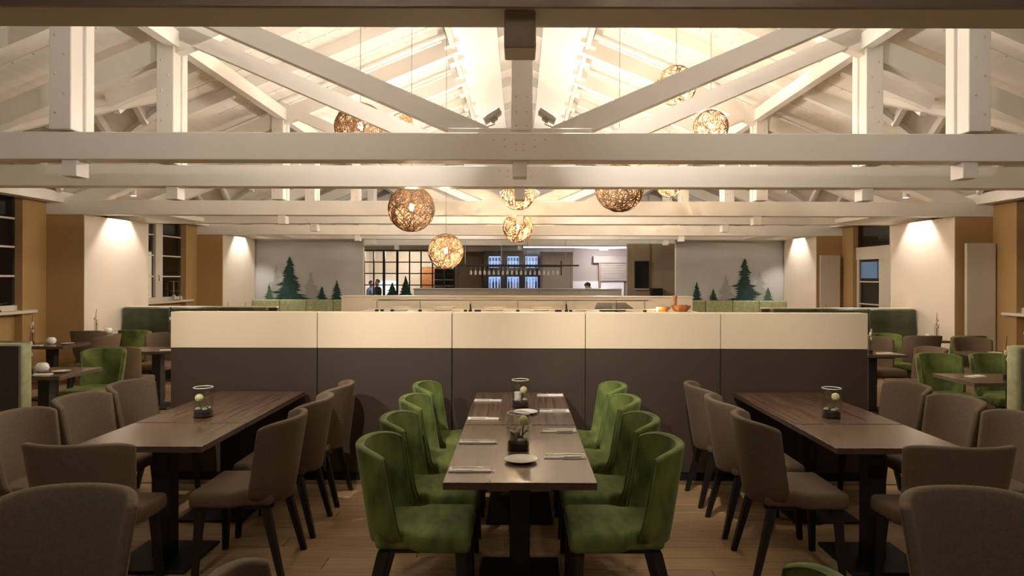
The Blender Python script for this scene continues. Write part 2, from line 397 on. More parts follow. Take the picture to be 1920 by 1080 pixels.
# outer walls, piers, soffits
for s, side in ((-1, 'left'), (1, 'right')):
    wl = bmesh.new()
    x0, x1 = sorted((s*WX, s*(WX+0.15)))
    box(wl, x0, x1, -2.6, 2.5, 0, 3.1)
    for (a, b) in narrow[1:4]: box(wl, x0, x1, a, b+0.1, 0, 3.1)
    for (a, b) in wide:
        c = (a+b)/2
        if s == 1 and a == 12.6: box(wl, x0, x1, a, 13.95, 0, 3.1); box(wl, x0, x1, 15.75, b, 0, 3.1)
        else:
            box(wl, x0, x1, a, b, 0, 1.17); box(wl, x0, x1, a, a+0.75, 1.17, 3.1); box(wl, x0, x1, b-0.35, b, 1.17, 3.1)
        yl, yh = (13.95, 15.75) if (s == 1 and a == 12.6) else (a+0.75, b-0.35)
        vs = [(a+0.1, 3.1), (yl, 3.05), (yh, 3.05), (b+0.1, 3.1), (c+0.1, roofz(XD)+0.05)]
        for q in (0, 1):
            pass
        f1 = [(x0, y, z) for y, z in vs]; f2 = [(x1, y, z) for y, z in vs]
        A = [wl.verts.new(p) for p in f1]; B = [wl.verts.new(p) for p in f2]
        wl.faces.new(A); wl.faces.new(B[::-1])
        for i in range(5): wl.faces.new((A[i], A[(i+1) % 5], B[(i+1) % 5], B[i]))
    wall = struct('wall_'+side, wl, 'ochre_wall')
    for k, (a, b) in enumerate(((5.75, 7.6), (10.9, 12.8), (16.0, 17.95))):       # projecting piers
        xa, xb = sorted((s*PX, s*WX))
        pier = struct('wall_pier_%s_%d' % (side, k+1), BX(xa, xb, a+0.02, b, 0, TB), 'ochre_wall')
        xa, xb = sorted((s*(PX-0.012), s*PX))
        obj('pier_facing', BX(xa, xb, a+0.021, b, 0, TB), 'cream_wall', pier)
        xa, xb = sorted((s*(WX-0.12), s*WX))
        struct('trim_pilaster_%s_%d' % (side, k+1), BX(xa, xb, a-0.5, a+0.02, 0, 2.9), 'ochre_wall')
        xa, xb = sorted((s*5.9, s*6.50))
        struct('ceiling_soffit_%s_%d' % (side, k+1), BX(xa, xb, a+TD, b-0.0, TB+0.02, TB+0.10), 'white_paint')
    # windows
    n = 0
    for (a, b) in wide:
        if s == 1 and a == 12.6: continue
        n += 1
        y0, y1 = a+0.75, b-0.35
        win = sempty('window_%d' % (n + (0 if s < 0 else 4)))
        xf0, xf1 = sorted((s*(WX-0.04), s*(WX+0.05)))
        bm = bmesh.new(); box(bm, xf0, xf1, y0, y0+0.13, 1.17, 3.05); box(bm, xf0, xf1, y1-0.13, y1, 1.17, 3.05); box(bm, xf0, xf1, y0+0.13, y1-0.13, 1.17, 1.25); box(bm, xf0, xf1, y0+0.13, y1-0.13, 2.97, 3.05)
        ym = (y0+y1)/2; box(bm, xf0, xf1, ym-0.14, ym+0.14, 1.25, 2.97); obj('frame', bm, 'window_paint', win)
        for (p, q) in ((y0+0.13, ym-0.14), (ym+0.14, y1-0.13)):
            zz = [1.25, 1.70, 2.15, 2.59, 2.97]
            xg0, xg1 = sorted((s*(WX+0.0), s*(WX+0.03)))
            for z in zz[1:-1]: obj('glazing_bar', BX(xg0, xg1, p, q, z-0.014, z+0.014), 'window_paint', win)
            for i in range(4): obj('pane', BX(xg0+0.012, xg1-0.012, p, q, zz[i]+0.014, zz[i+1]-0.014), 'pane_glass', win)
            bm = bmesh.new(); hy = q+0.05; xk = s*(WX-0.05)
            tube(bm, [(xk, hy, 1.72), (xk-s*0.04, hy, 1.72), (xk-s*0.04, hy, 1.60)], 0.009, 6); obj('window_handle', bm, 'steel', win)
        xa, xb = sorted((s*(WX-0.20), s*WX)); obj('window_sill', rbox(xa, xb, y0-0.08, y1+0.08, 1.12, 1.17, 0.008, 1), 'window_paint', win)

# glazed door on the right
dr = sempty('door_1')
bm = bmesh.new(); x0, x1 = WX-0.05, WX+0.05
box(bm, x0, x1, 13.95, 14.10, 0, 3.05); box(bm, x0, x1, 15.60, 15.75, 0, 3.05); box(bm, x0, x1, 14.10, 15.60, 2.97, 3.05); box(bm, x0, x1, 14.10, 15.60, 2.12, 2.40)
obj('door_frame', bm, 'window_paint', dr)
bm = bmesh.new(); box(bm, x0+0.02, x1-0.02, 14.10, 14.55, 0, 2.12); box(bm, x0+0.02, x1-0.02, 15.42, 15.60, 0, 2.12); box(bm, x0+0.02, x1-0.02, 14.55, 15.42, 0, 0.35)
leafo = obj('door_leaf', bm, 'window_paint', dr)
for z in (1.62, 1.12, 0.74): obj('glazing_bar', BX(WX-0.015, WX+0.015, 14.55, 15.42, z-0.014, z+0.014), 'window_paint', leafo)
for z0, z1 in ((0.35, 0.726), (0.754, 1.106), (1.134, 1.606), (1.634, 2.12)): obj('pane', BX(WX-0.004, WX+0.004, 14.55, 15.42, z0, z1), 'pane_glass', leafo)
obj('pane', BX(WX-0.004, WX+0.004, 14.10, 15.60, 2.40, 2.97), 'pane_glass', dr)
bm = bmesh.new(); tube(bm, [(WX-0.05, 15.5, 1.05), (WX-0.10, 15.5, 1.05), (WX-0.10, 15.38, 1.05)], 0.01, 6); obj('door_handle', bm, 'steel', leafo)

# the low gallery the photographer stands under
struct('wall_back', BX(-8.2, 8.2, -2.7, -2.6, 0, 3.1), 'rear_wall')
struct('ceiling_gallery', BX(-8.2, 8.2, -2.7, 2.3, 2.96, 3.05), 'rear_wall')
struct('wall_gallery', BX(-8.0, 8.0, 2.22, 2.30, 2.96, 6.4), 'rear_wall')

for x in (-1.9, 1.9):  # unseen downlights added to brighten the near chairs
    o = thing('downlight', 'unseen downlight added in the low gallery ceiling behind the near chairs', 'downlight', (x, 1.1, 2.96), 0, 'added gallery downlights')
    obj('ring', LT([(0.04, -0.001), (0.055, -0.004), (0.058, 0), (0.04, 0)], 18), 'steel', o, True)
    obj('lens', LT([(0, -0.001), (0.04, -0.001), (0.04, 0.0), (0, 0.0)], 18), 'lamp_lens', o)
    lamp('downlight_beam', 'SPOT', (0, 0, -0.02), ADDED_GALLERY_W, FLOODC, o, 0.04, (0, 0.25, -1), math.radians(105), 0.6)
# end wall: two wings with murals, bar room between
for s, side in ((-1, 'end_left'), (1, 'end_right')):
    xa, xb = sorted((s*4.19, s*WX)); struct('wall_'+side, BX(xa, xb, 18.02, 18.17, 0, 2.98), 'cream_wall')
struct('wall_gable', BX(-8, 8, 21.35, 21.45, 2.72, 6.4), 'white_paint')
for s, side in ((-1, 'bar_left'), (1, 'bar_right')):
    xa, xb = sorted((s*6.0, s*6.1)); struct('wall_'+side, BX(xa, xb, 18.17, 27, 0, 2.85), 'cream_wall')
struct('ceiling_bar', BX(-6.1, 6.1, 21.3, 27, 2.74, 2.84), 'white_paint')
struct('wall_far', BX(-6.1, 6.1, 26.9, 27.0, 0, 2.85), 'cream_wall')
bm = BX(-2.22, 1.85, 23.3, 23.4, 0, 2.58); wb = struct('wall_back_bar', bm, 'bar_wall')
for x0, x1 in ((-2.12, -1.30), (0.78, 1.76)): obj('wall_panel', rbox(x0, x1, 23.27, 23.30, 0.1, 2.44, 0.006, 1), 'bar_wall', wb)
obj('lintel', BX(-5.95, 1.9, 23.2, 23.42, 2.58, 2.74), 'white_paint', wb)
struct('wall_kitchen', BX(1.85, 6.0, 25.2, 25.3, 0, 2.74), 'kitchen_wall')
struct('trim_1', BX(1.86, 3.9, 25.12, 25.2, 0, 1.56), 'kitchen_white')
wp = struct('wall_pillar', BX(3.30, 6.0, 20.6, 20.75, 0, 2.74), 'bar_wall')
obj('wall_panel', rbox(3.44, 3.98, 20.54, 20.60, 0, 2.72, 0.006, 1), 'bar_wall', wp)

# ------------------------------------------------------------------ half-height divider
DY = 5.62
dv = thing('divider_partition', 'long half-height divider with cream upper panels over dark brown panels', 'partition', (0, DY, 0))
obj('core', BX(-2.905, 2.905, 0.022, 0.13, 0.07, 1.385), 'divider_dark', dv)
xs = [-2.915, -1.688, -0.562, 0.552, 1.683, 2.915]
for i in range(5):
    a, b = xs[i]+0.003, xs[i+1]-0.003
    obj('upper_panel', rbox(a, b, 0, 0.15, 1.105, 1.405, 0.003, 1), 'divider_light', dv)
    obj('lower_panel', rbox(a, b, 0.004, 0.146, 0.07, 1.100, 0.003, 1), 'divider_dark', dv)
obj('plinth', BX(-2.89, 2.89, 0.02, 0.13, 0, 0.07), 'black_wood', dv)

# ------------------------------------------------------------------ chairs
def chair_mesh_back(w0, w1, sag, top, lean, thick=0.05, bot=0.40, nu=16, nv=9):
    def pt(u, v, off):
        wv = w0+(w1-w0)*v
        k = max(0.0, 1-v/0.28); wv *= 1-0.20*k*k
        x = wv*math.sin(u*1.25)/math.sin(1.25)
        yb = -0.235-lean*v
        y = yb+sag*(abs(u)**2.1)
        # outward normal in plan
        e = 1e-3
        dx = wv*(math.sin((u+e)*1.25)-math.sin((u-e)*1.25))/math.sin(1.25); dy = sag*(abs(u+e)**2.1-abs(u-e)**2.1)
        n = Vector((dy, -dx, 0)).normalized()
        z = bot+(top-bot)*v - 0.035*(abs(u)**5)*v
        if k > 0: z += 0.05*k*abs(u)**3
        return Vector((x, y, z))+n*off
    bm = bmesh.new(); F_, B_ = [], []
    for j in range(nv+1):
        v = j/nv
        F_.append([bm.verts.new(pt(-1+2*i/nu, v, 0)) for i in range(nu+1)])
        B_.append([bm.verts.new(pt(-1+2*i/nu, v, thick)) for i in range(nu+1)])
    for j in range(nv):
        for i in range(nu):
            bm.faces.new((F_[j][i], F_[j][i+1], F_[j+1][i+1], F_[j+1][i])); bm.faces.new((B_[j][i], B_[j+1][i], B_[j+1][i+1], B_[j][i+1]))
    edge = [F_[j][0] for j in range(nv+1)]
    for i in range(nu):
        bm.faces.new((F_[nv][i], F_[nv][i+1], B_[nv][i+1], B_[nv][i])); bm.faces.new((F_[0][i], B_[0][i], B_[0][i+1], F_[0][i+1]))
    for j in range(nv):
        for c in (0, nu): bm.faces.new((F_[j][c], F_[j+1][c], B_[j+1][c], B_[j][c]))
    bmesh.ops.recalc_face_normals(bm, faces=list(bm.faces))
    rim = [e for e in bm.edges if e.calc_face_angle(0) > 0.9]
    bmesh.ops.bevel(bm, geom=rim, offset=0.014, segments=3, profile=0.5, affect='EDGES', clamp_overlap=True)
    path = [pt(-1, v/12, 0.003) for v in range(1, 12)] + [pt(-1+2*i/24, 0.985, 0.003) for i in range(25)] + [pt(1, v/12, 0.003) for v in range(11, 0, -1)]
    return bm, path
def make_chair(kind):
    green = kind == 'green'
    def mk():
        t = bpy.data.objects.new('dining_chair', None); C.objects.link(t); t.empty_display_size = 0.1
        m = 'green_velvet' if green else 'brown_fabric'
        w0, w1 = (0.200, 0.222) if green else (0.210, 0.248)
        bm, path = chair_mesh_back(w0, w1, 0.145, 0.885, 0.075, 0.042)
        b = obj('backrest', bm, m, t, True)
        if green:
            bm = bmesh.new(); tube(bm, path, 0.0045, 5); obj('piping', bm, 'green_piping', b, True)
        bm = rbox(-0.232, 0.232, -0.235, 0.235, 0.395, 0.485, 0.028, 3)
        bmesh.ops.bisect_plane(bm, geom=bm.verts[:]+bm.edges[:]+bm.faces[:], plane_co=(0, 0.0, 0), plane_no=(0, 1, 0))
        bmesh.ops.bisect_plane(bm, geom=bm.verts[:]+bm.edges[:]+bm.faces[:], plane_co=(0, -0.07, 0), plane_no=(0, 1, 0))
        for v in bm.verts:
            if v.co.y < -0.06: v.co.x *= 0.80; v.co.y += 0.01
            if v.co.z > 0.47: v.co.z += 0.010*(1-(v.co.x/0.24)**2)
        obj('seat', bm, m, t, True)
        obj('seat_frame', BX(-0.16, 0.16, -0.17, 0.19, 0.375, 0.400), 'black_wood', t)
        for sx in (-1, 1):
            for (ya, yb) in ((0.185, 0.205), (-0.185, -0.285)):
                bm = bmesh.new(); xa, xb = sx*0.175, sx*0.20
                A = [bm.verts.new((xa+i*0.022, ya+j*0.022, 0.39)) for i, j in ((-1,-1), (1,-1), (1,1), (-1,1))]
                B = [bm.verts.new((xb+i*0.015, yb+j*0.015, 0)) for i, j in ((-1,-1), (1,-1), (1,1), (-1,1))]
                bm.faces.new(A); bm.faces.new(B[::-1])
                for i in range(4): bm.faces.new((A[i], A[(i+1) % 4], B[(i+1) % 4], B[i]))
                obj('leg', bm, 'black_wood', t)
        return t
    return mk
green = Proto(make_chair('green')); brown = Proto(make_chair('brown'))
UP, DN, LF, RT = 0.0, PI, PI/2, -PI/2      # facing +Y (away from camera), -Y, -X, +X
ords = ['farthest from the divider', 'third from the divider', 'second from the divider', 'next to the divider']
for i, y in enumerate((3.39, 3.96, 4.58, 5.16)):
    for s in (-1, 1):
        green((s*0.47+0.005, y, 0), RT if s < 0 else LF, 'green velvet chair at the laid table, %s the tall radiators, ' % ('facing' if s < 0 else 'backing onto')+ords[i], 'chair', 'green chairs at the laid table')
o3 = [ords[0], ords[2], ords[3]]
BT = {-1: 'bare table away from the radiators', 1: 'bare table nearer the radiators'}
for i, (y, yo) in enumerate(((4.00, 4.03), (4.585, 4.615), (5.17, 5.20))):
    for s in (-1, 1):
        brown((s*1.625, y, 0), RT if s > 0 else LF, 'brown chair backing the green ones, %s, ' % BT[s]+o3[i], 'chair', 'brown chairs backing onto the green chairs')
        brown((s*2.78, yo, 0), LF if s > 0 else RT, 'brown chair facing the green ones, %s, ' % BT[s]+o3[i], 'chair', 'brown chairs on the outer side of the bare tables')
for s in (-1, 1):
    brown((s*2.21, 3.57, 0), UP, 'brown chair facing the divider at the head of the '+BT[s], 'chair', 'head chairs of the bare tables')
    brown((s*1.70, 2.32, 0), DN, 'brown round-backed chair turned away from the '+BT[s], 'chair', 'chairs turned away from the bare tables')
brown((-0.50, 1.83, 0), RT+0.35, 'brown fabric chair of which only the back corner shows', 'chair')
green((0.55, 1.83, 0), LF-0.35, 'green velvet chair of which only the back corner shows', 'chair')

# ------------------------------------------------------------------ tables
def table(loc, w, l, label, cat='table', group=None, h=0.75, name='dining_table'):
    t = thing(name, label, cat, loc, 0, group)
    bm = rbox(-w/2, w/2, -l/2, l/2, h-0.006, h, 0.0015, 1); obj('tabletop', bm, 'table_wood', t)
    obj('edge_band', BX(-w/2+0.0005, w/2-0.0005, -l/2+0.0005, l/2-0.0005, h-0.034, h-0.006), 'table_edge', t)
    obj('column', rbox(-0.055, 0.055, -0.055, 0.055, 0.02, h-0.05, 0.004, 1), 'black_metal', t)
    obj('base_plate', rbox(-0.23, 0.23, -0.23 if l < 1 else -0.33, 0.23 if l < 1 else 0.33, 0, 0.02, 0.006, 1), 'black_metal', t)
    obj('mount', BX(-0.18, 0.18, -0.22, 0.22, h-0.05, h-0.034), 'black_metal', t)
    return t
table((0.005, 3.718, 0), 0.715, 1.212, 'wood-topped table laid with napkins, front half away from the divider', group='laid tables')
table((0.005, 4.948, 0), 0.715, 1.212, 'wood-topped table laid with napkins, half pushed against the dark divider', group='laid tables')
for s in (-1, 1):
    table((s*2.135, 4.064, 0), 0.72, 0.610, 'short front half of the wood-topped '+BT[s], group='short bare tables')
    table((s*2.135, 4.982, 0), 0.72, 1.196, 'long rear half of the wood-topped '+BT[s]+', with glass vase', group='long bare tables')

# ------------------------------------------------------------------ glass cylinder vases
def make_vase(variant):
    def mk():
        t = bpy.data.objects.new('cylinder_vase', None); C.objects.link(t)
        R, hh = 0.0635, 0.20
        obj('glass', LT([(0, 0), (R, 0), (R, hh), (R-0.004, hh), (R-0.004, 0.008), (0, 0.008)], 28), 'clear_glass', t, True)
        bm = bmesh.new(); tube(bm, [((R-0.002)*math.cos(a*2*PI/28), (R-0.002)*math.sin(a*2*PI/28), hh) for a in range(28)], 0.0028, 5, True); obj('rim', bm, 'porcelain', t, True)
        obj('soil', LT([(0, 0.009), (R-0.006, 0.009), (R-0.006, 0.042), (R*0.6, 0.047), (0, 0.05)], 24), 'soil', t, True)
        for k in range(4):
            a = k*1.7+variant; obj('pebble', blob((0.033*math.cos(a), 0.033*math.sin(a), 0.056), 0.016, 2, (1.2, 1, 0.7), 0.08), 'stone', t, True)
        obj('moss', blob((0.0, 0.02, 0.058), 0.028, 3, (1.1, 1, 0.55), 0.12), 'moss', t, True)
        if variant == 0:
            pt_ = (0.028, -0.005, 0.16); obj('candle_pot', LT([(0, 0.05), (0.024, 0.05), (0.027, 0.10), (0.022, 0.10), (0, 0.09)], 18, (-0.02, 0, 0)), 'stone', t, True)
        elif variant == 1: pt_ = (0.025, 0.0, 0.125); obj('candle_pot', LT([(0, 0.05), (0.026, 0.05), (0.027, 0.11), (0.022, 0.11), (0, 0.10)], 18, (-0.018, 0, 0)), 'porcelain', t, True)
        elif variant == 2: pt_ = (-0.028, 0, 0.128)
        else: pt_ = (0.028, 0, 0.14)
        obj('cream_ball', blob(pt_, 0.027, 3), 'ball_cream', t, True)
        bm = bmesh.new(); tube(bm, [(pt_[0]*0.7, pt_[1], 0.05), (pt_[0], pt_[1], pt_[2])], 0.004, 5); obj('stem', bm, 'twig', t)
        if variant == 0:
            for k in range(7):
                a = k*0.9+2.2; ln = 0.045+0.012*(k % 3)
                bm = bmesh.new(); tube(bm, [(0.01*math.cos(a), 0.01*math.sin(a), 0.05), (0.5*ln*math.cos(a), 0.5*ln*math.sin(a), 0.085), (ln*math.cos(a), ln*math.sin(a), 0.11+0.01*(k % 2))], [0.004, 0.003, 0.002], 5); tw = obj('twig', bm, 'twig', t)
                obj('blossom', blob((ln*math.cos(a), ln*math.sin(a), 0.113+0.01*(k % 2)), 0.008, 1), 'petal', tw)
        return t
    return mk
Proto(make_vase(0))((-0.004, 3.72, 0.75), 0, 'glass cylinder vase with twigs and cream ball, behind the front white plate', 'vase')
Proto(make_vase(1))((0.008, 4.93, 0.75), 0, 'glass cylinder vase with white candle pot and cream ball, closest to the divider', 'vase')
Proto(make_vase(2))((-2.14, 4.56, 0.75), 0, 'glass cylinder vase with a pale ball low over dark soil, on a bare table', 'vase')
Proto(make_vase(3))((2.13, 4.59, 0.75), 0, 'glass cylinder vase with pale ball raised on a stalk, on a bare table', 'vase')

# plates, napkins, cutlery
def make_plate():
    t = bpy.data.objects.new('side_plate', None); C.objects.link(t)
    obj('plate_body', LT([(0, 0), (0.045, 0), (0.05, 0.004), (0.083, 0.013), (0.085, 0.016), (0.08, 0.016), (0.05, 0.008), (0, 0.007)], 32), 'porcelain', t, True)
    return t
plate = Proto(make_plate)
plate((0.01, 3.475, 0.75), 0, 'white side plate in front of the twig-filled vase on the laid table', 'plate')
plate((0.045, 4.70, 0.75), 0, 'white side plate between the two vases of the laid table', 'plate')
def make_napkin():
    t = bpy.data.objects.new('napkin', None); C.objects.link(t)
    obj('napkin_fold', rbox(-0.105, 0.105, -0.044, 0.044, 0, 0.004, 0.0018, 1), 'napkin', t)
    obj('napkin_fold', rbox(-0.104, 0.103, -0.020, 0.043, 0.004, 0.008, 0.0018, 1), 'napkin', t)
    return t
def make_knife():
    t = bpy.data.objects.new('table_knife', None); C.objects.link(t)
    obj('blade', rbox(-0.10, 0.005, -0.008, 0.008, 0, 0.0022, 0.001, 1), 'steel', t); obj('handle', rbox(0.005, 0.10, -0.006, 0.006, 0, 0.006, 0.002, 2), 'steel', t); return t
def make_fork():
    t = bpy.data.objects.new('table_fork', None); C.objects.link(t)
    obj('handle', rbox(-0.02, 0.10, -0.005, 0.005, 0, 0.004, 0.0015, 1), 'steel', t)
    obj('fork_head', rbox(-0.055, -0.02, -0.012, 0.012, 0, 0.003, 0.001, 1), 'steel', t)
    for k in range(4): obj('tine', BX(-0.095, -0.055, -0.0115+k*0.0062, -0.0085+k*0.0062, 0, 0.0025), 'steel', t)
    return t
napkin = Proto(make_napkin); knife = Proto(make_knife); fork = Proto(make_fork)
no = ['farthest from the divider', 'third from the divider', 'second from the divider', 'closest to the divider']
RS = {-1: 'table edge away from the radiators', 1: 'table edge nearer the radiators'}
for s, ds in ((-1, (3.32, 3.88, 4.52, 5.19)), (1, (3.57, 4.16, 4.78, 5.42))):
    for i, y in enumerate(ds):
        x = 0.005+s*0.245; z = 0.75
        napkin((x, y, z), 0 if s > 0 else PI, 'folded white napkin under cutlery, %s, ' % RS[s]+no[i], 'napkin', 'napkins on the laid table')
        fork((x-s*0.012, y+0.008, z+0.0082), (0.0 if s > 0 else PI)+random.uniform(-0.03, 0.03), 'steel fork on a folded napkin, %s, ' % RS[s]+no[i], 'fork', 'forks on the laid table')
        knife((x-s*0.02, y-0.030, z+0.0042), (0.0 if s > 0 else PI)+random.uniform(-0.06, 0.06), 'steel knife on a folded napkin, %s, ' % RS[s]+no[i], 'knife', 'knives on the laid table')

# ------------------------------------------------------------------ woven pendants
def make_pendant():
    """unit: sphere radius 0.27, hung at origin = sphere centre"""
    t = bpy.data.objects.new('pendant_lamp', None); C.objects.link(t)
    bm = bmesh.new(); rnd = random.Random(3)
    for k in range(84):
        n = Vector((rnd.gauss(0, 1), rnd.gauss(0, 1), rnd.gauss(0, 1))).normalized()
        a = n.orthogonal().normalized(); b = n.cross(a); off = rnd.uniform(-0.75, 0.75); ph = rnd.uniform(0, 6.28); m = rnd.randint(2, 5); am = rnd.uniform(0.05, 0.28)
        pts = []
        for i in range(44):
            th_ = 2*PI*i/44; v = a*math.cos(th_)+b*math.sin(th_)+n*(off+am*math.sin(m*th_+ph))
            pts.append(v.normalized()*(0.266+0.006*math.sin(3*th_+ph)))
        tube(bm, pts, 0.0043, 3, True)
    sh = obj('woven_shade', bm, 'fibre', t, True, False); sh['kind'] = 'stuff'
    obj('bulb', LT([(0, -0.045), (0.018, -0.040), (0.030, -0.018), (0.026, 0.008), (0.014, 0.035), (0.012, 0.045), (0, 0.045)], 14, (0, 0, 0.02)), 'bulb', t, True)
    obj('socket', LT([(0, 0.06), (0.017, 0.06), (0.017, 0.12), (0.008, 0.13), (0, 0.13)], 12), 'socket', t, True)
    bm = bmesh.new(); tube(bm, [(0, 0, 0.12), (0, 0, 0.268)], 0.004, 5); obj('stem', bm, 'cord', t)
    obj('top_cap', LT([(0, 0.262), (0.07, 0.255), (0.07, 0.262), (0.01, 0.27), (0, 0.27)], 18), 'socket', t, True)
    return t
pend = Proto(make_pendant)
PEND = [
 # px x, px y, radius px, distance, label
 (771, 392, 43.0, 8.9, 'big brown woven globe lamp with lit bulb, hanging above a smaller glowing globe'),
 (836, 472, 33.0, 10.35, 'glowing woven globe lamp, lowest of all, in front of the black grid window'),
 (971, 427, 28.0, 11.9, 'small glowing woven globe lamp hanging directly below another globe'),
 (971, 363, 31.0, 9.5, 'woven globe lamp half hidden by a beam, directly above a small glowing globe'),
 (1161, 352, 45.0, 8.6, 'big woven globe lamp whose upper half hides behind a beam'),
 (1267, 160, 36.5, 8.3, 'brown woven globe lamp hanging highest, crossed by a slanting strut'),
 (1332, 238, 32.0, 9.3, 'woven globe lamp with lit bulb, hung just over the tie beam below slanting struts'),
 (675, 241, 47.0, 8.2, 'large woven globe lamp with lit bulb tucked under a slanting strut'),
 (750, 234, 24.0, 13.8, 'small woven globe lamp peeping out between two slanting struts'),
 (1254, 348, 22.0, 14.4, 'small distant woven globe lamp of which only the bottom shows under a beam'),
 (613, 276, 23.0, 13.2, 'woven globe lamp hidden behind a tie beam, only its cord showing'),
 (1149, 276, 23.0, 13.2, 'woven globe lamp hidden behind a tie beam, only its cord showing'),
]
for (px, py, pr, d, lab) in PEND:
    p = P(px, py, d); r = pr*d/F; k = r/0.27
    o = pend(p, random.uniform(0, 6), lab, 'pendant lamp', 'woven globe pendants', (k, k, k))
    zc = roofz(p.x)-(0.24 if 0.38 < abs(p.x) < 1.05 else 0.0)
    bm = bmesh.new(); tube(bm, [(0, 0, 0.268), (0, 0, (zc-p.z)/k)], 0.0035/k, 5); obj('cord', bm, 'cord', o)
    bm = LT([(0, (zc-p.z)/k-0.02), (0.05, (zc-p.z)/k-0.02), (0.05, (zc-p.z)/k), (0, (zc-p.z)/k)], 12); obj('ceiling_rose', bm, 'white_paint', o)
    lamp('pendant_light', 'POINT', (0, 0, 0.0), PEND_W*min(1.2, k*k), WARM, o, 0.03)

# floodlights clamped onto the tie beams
def make_flood():
    t = bpy.data.objects.new('floodlight', None); C.objects.link(t)
    R = Matrix.Rotation(math.radians(-32), 4, 'Y')
    def rot(bm):
        bmesh.ops.transform(bm, matrix=Matrix.Translation((0, 0, 0.12)) @ R, verts=bm.verts); return bm
    obj('housing', rot(rbox(-0.085, 0.085, -0.06, 0.06, -0.025, 0.025, 0.008, 2)), 'flood_body', t)
    obj('lens', rot(BX(-0.075, 0.075, -0.052, 0.052, 0.025, 0.028)), 'flood_lens', t)
    obj('junction_box', rot(rbox(-0.03, 0.03, -0.03, 0.03, -0.05, -0.025, 0.004, 1)), 'flood_body', t)
    bm = bmesh.new(); tube(bm, [(-0.03, 0, 0), (-0.035, 0, 0.03), (0.02, 0, 0.05), (0.015, 0, 0.08)], 0.006, 6); obj('bracket', bm, 'flood_body', t)
    return t
flood = Proto(make_flood)
for i, y in enumerate(T[0:7]):
    for s in (-1, 1):
        side = 'on the radiator side of' if s > 0 else 'away from the radiators beside'
        o = flood((s*0.24, y+0.10, TT+0.045), 0 if s < 0 else PI, ('grey floodlight %s the nearest bolted king post' % side if i == 1 else 'grey floodlight on a tie beam, hidden beside its king post'), 'floodlight', None if i == 1 else 'floodlights on the other trusses')
        l = lamp('flood_light', 'AREA', (-0.03, 0, 0.17), FLOOD_W*(1.15 if i == 0 else 1.0), FLOODC, o, 0.14, (-0.94, 0, 0.34)); l.data.shape = 'RECTANGLE'; l.data.size_y = 0.10

# unseen spotlights added behind the nearest tie beam to brighten the divider
for x in (-2.7, -1.2, 0.5):
    o = thing('added_spotlight', 'unseen grey spotlight added on the rear face of the dark nearest beam', 'spotlight', (x, T[0]+TD, 2.86), 0, 'added spotlights on the nearest beam')
    obj('mount', BX(-0.04, 0.04, 0, 0.02, -0.03, 0.03), 'flood_body', o)
    ax = Vector((0.85, 2.8, -1.75)).normalized()
    bm = bmesh.new(); tube(bm, [Vector((0, 0.05, 0))-ax*0.03, Vector((0, 0.05, 0))+ax*0.05], 0.03, 14); obj('barrel', bm, 'flood_body', o, True)
    bm = bmesh.new(); tube(bm, [(0, 0.015, 0), Vector((0, 0.05, 0))], 0.008, 6); obj('arm', bm, 'flood_body', o)
    lamp('added_spot_beam', 'SPOT', Vector((0, 0.05, 0))+ax*0.06, ADDED_SPOT_W, FLOODC, o, 0.025, ax, math.radians(57), 0.8)
# recessed downlights above the piers; nearest pair unseen, added to brighten side tables
for (a, b) in ((5.75, 7.6), (10.9, 12.8), (16.0, 17.95)):
    for s in (-1, 1):
        q = (s*(PX-0.26), (a+b)/2+0.02, TB+0.42)
        dl = thing('downlight', ('radiator-side' if s > 0 else 'far-side')+' downlight cylinder washing the '+{5: 'pier next to the brown-backed bench, added unseen', 10: 'pier beside the dark green banquette', 16: 'pier beside a fir mural'}[int(a)], 'downlight', q, 0, 'pier downlights')
        obj('cylinder', LT([(0.045, 0.0), (0.05, 0.0), (0.05, 0.16), (0, 0.16), (0, 0.155), (0.045, 0.155)], 18), 'flood_body', dl, True)
        obj('lens', LT([(0, 0.03), (0.044, 0.03), (0.044, 0.034), (0, 0.034)], 18), 'lamp_lens', dl)
        zr = roofz(q[0])-q[2]; bm = bmesh.new(); tube(bm, [(0, 0, 0.155), (0, 0, zr)], 0.008, 6); obj('rod', bm, 'flood_body', dl)
        lamp('downlight_beam', 'SPOT', (0, 0, 0.0), SPOT_W, (1.0, 0.91, 0.84), dl, 0.03, (s*0.10, 0, -1), math.radians(88), 0.45)

# ------------------------------------------------------------------ murals
def conifer(bm, cx, base, top, hw, y, rnd, dens=15):
    """silhouette of tapering branch sprays, each spray a hair in front of the last"""
    hgt = top-base; n = [0]
    def tri(*p):
        n[0] += 1; poly(bm, [(a, y-n[0]*5e-5, b) for a, b in p])
    tri((cx-hw*0.10, base), (cx+hw*0.10, base), (cx, top))
    tri((cx-hw*0.50, base), (cx+hw*0.50, base), (cx, base+hgt*0.78))
    for k in range(dens):
        f = k/dens; z = base+hgt*f*0.97; w = hw*(1-f)**0.95+hw*0.03
        for s in (-1, 1):
            ww = w*rnd.uniform(0.55, 1.18); t = hgt/dens
            tri((cx, z+t*1.3), (cx, z-t*0.1), (cx+s*ww, z+t*rnd.uniform(-0.1, 0.4)))
            tri((cx+s*ww*0.2, z+t*1.0), (cx+s*ww*0.3, z+t*0.1), (cx+s*ww*0.75, z+t*rnd.uniform(0.5, 0.9)))
            tri((cx+s*ww*0.4, z+t*0.6), (cx+s*ww*0.45, z-t*0.05), (cx+s*ww*0.85, z-t*rnd.uniform(0.1, 0.4)))
YM = 18.0
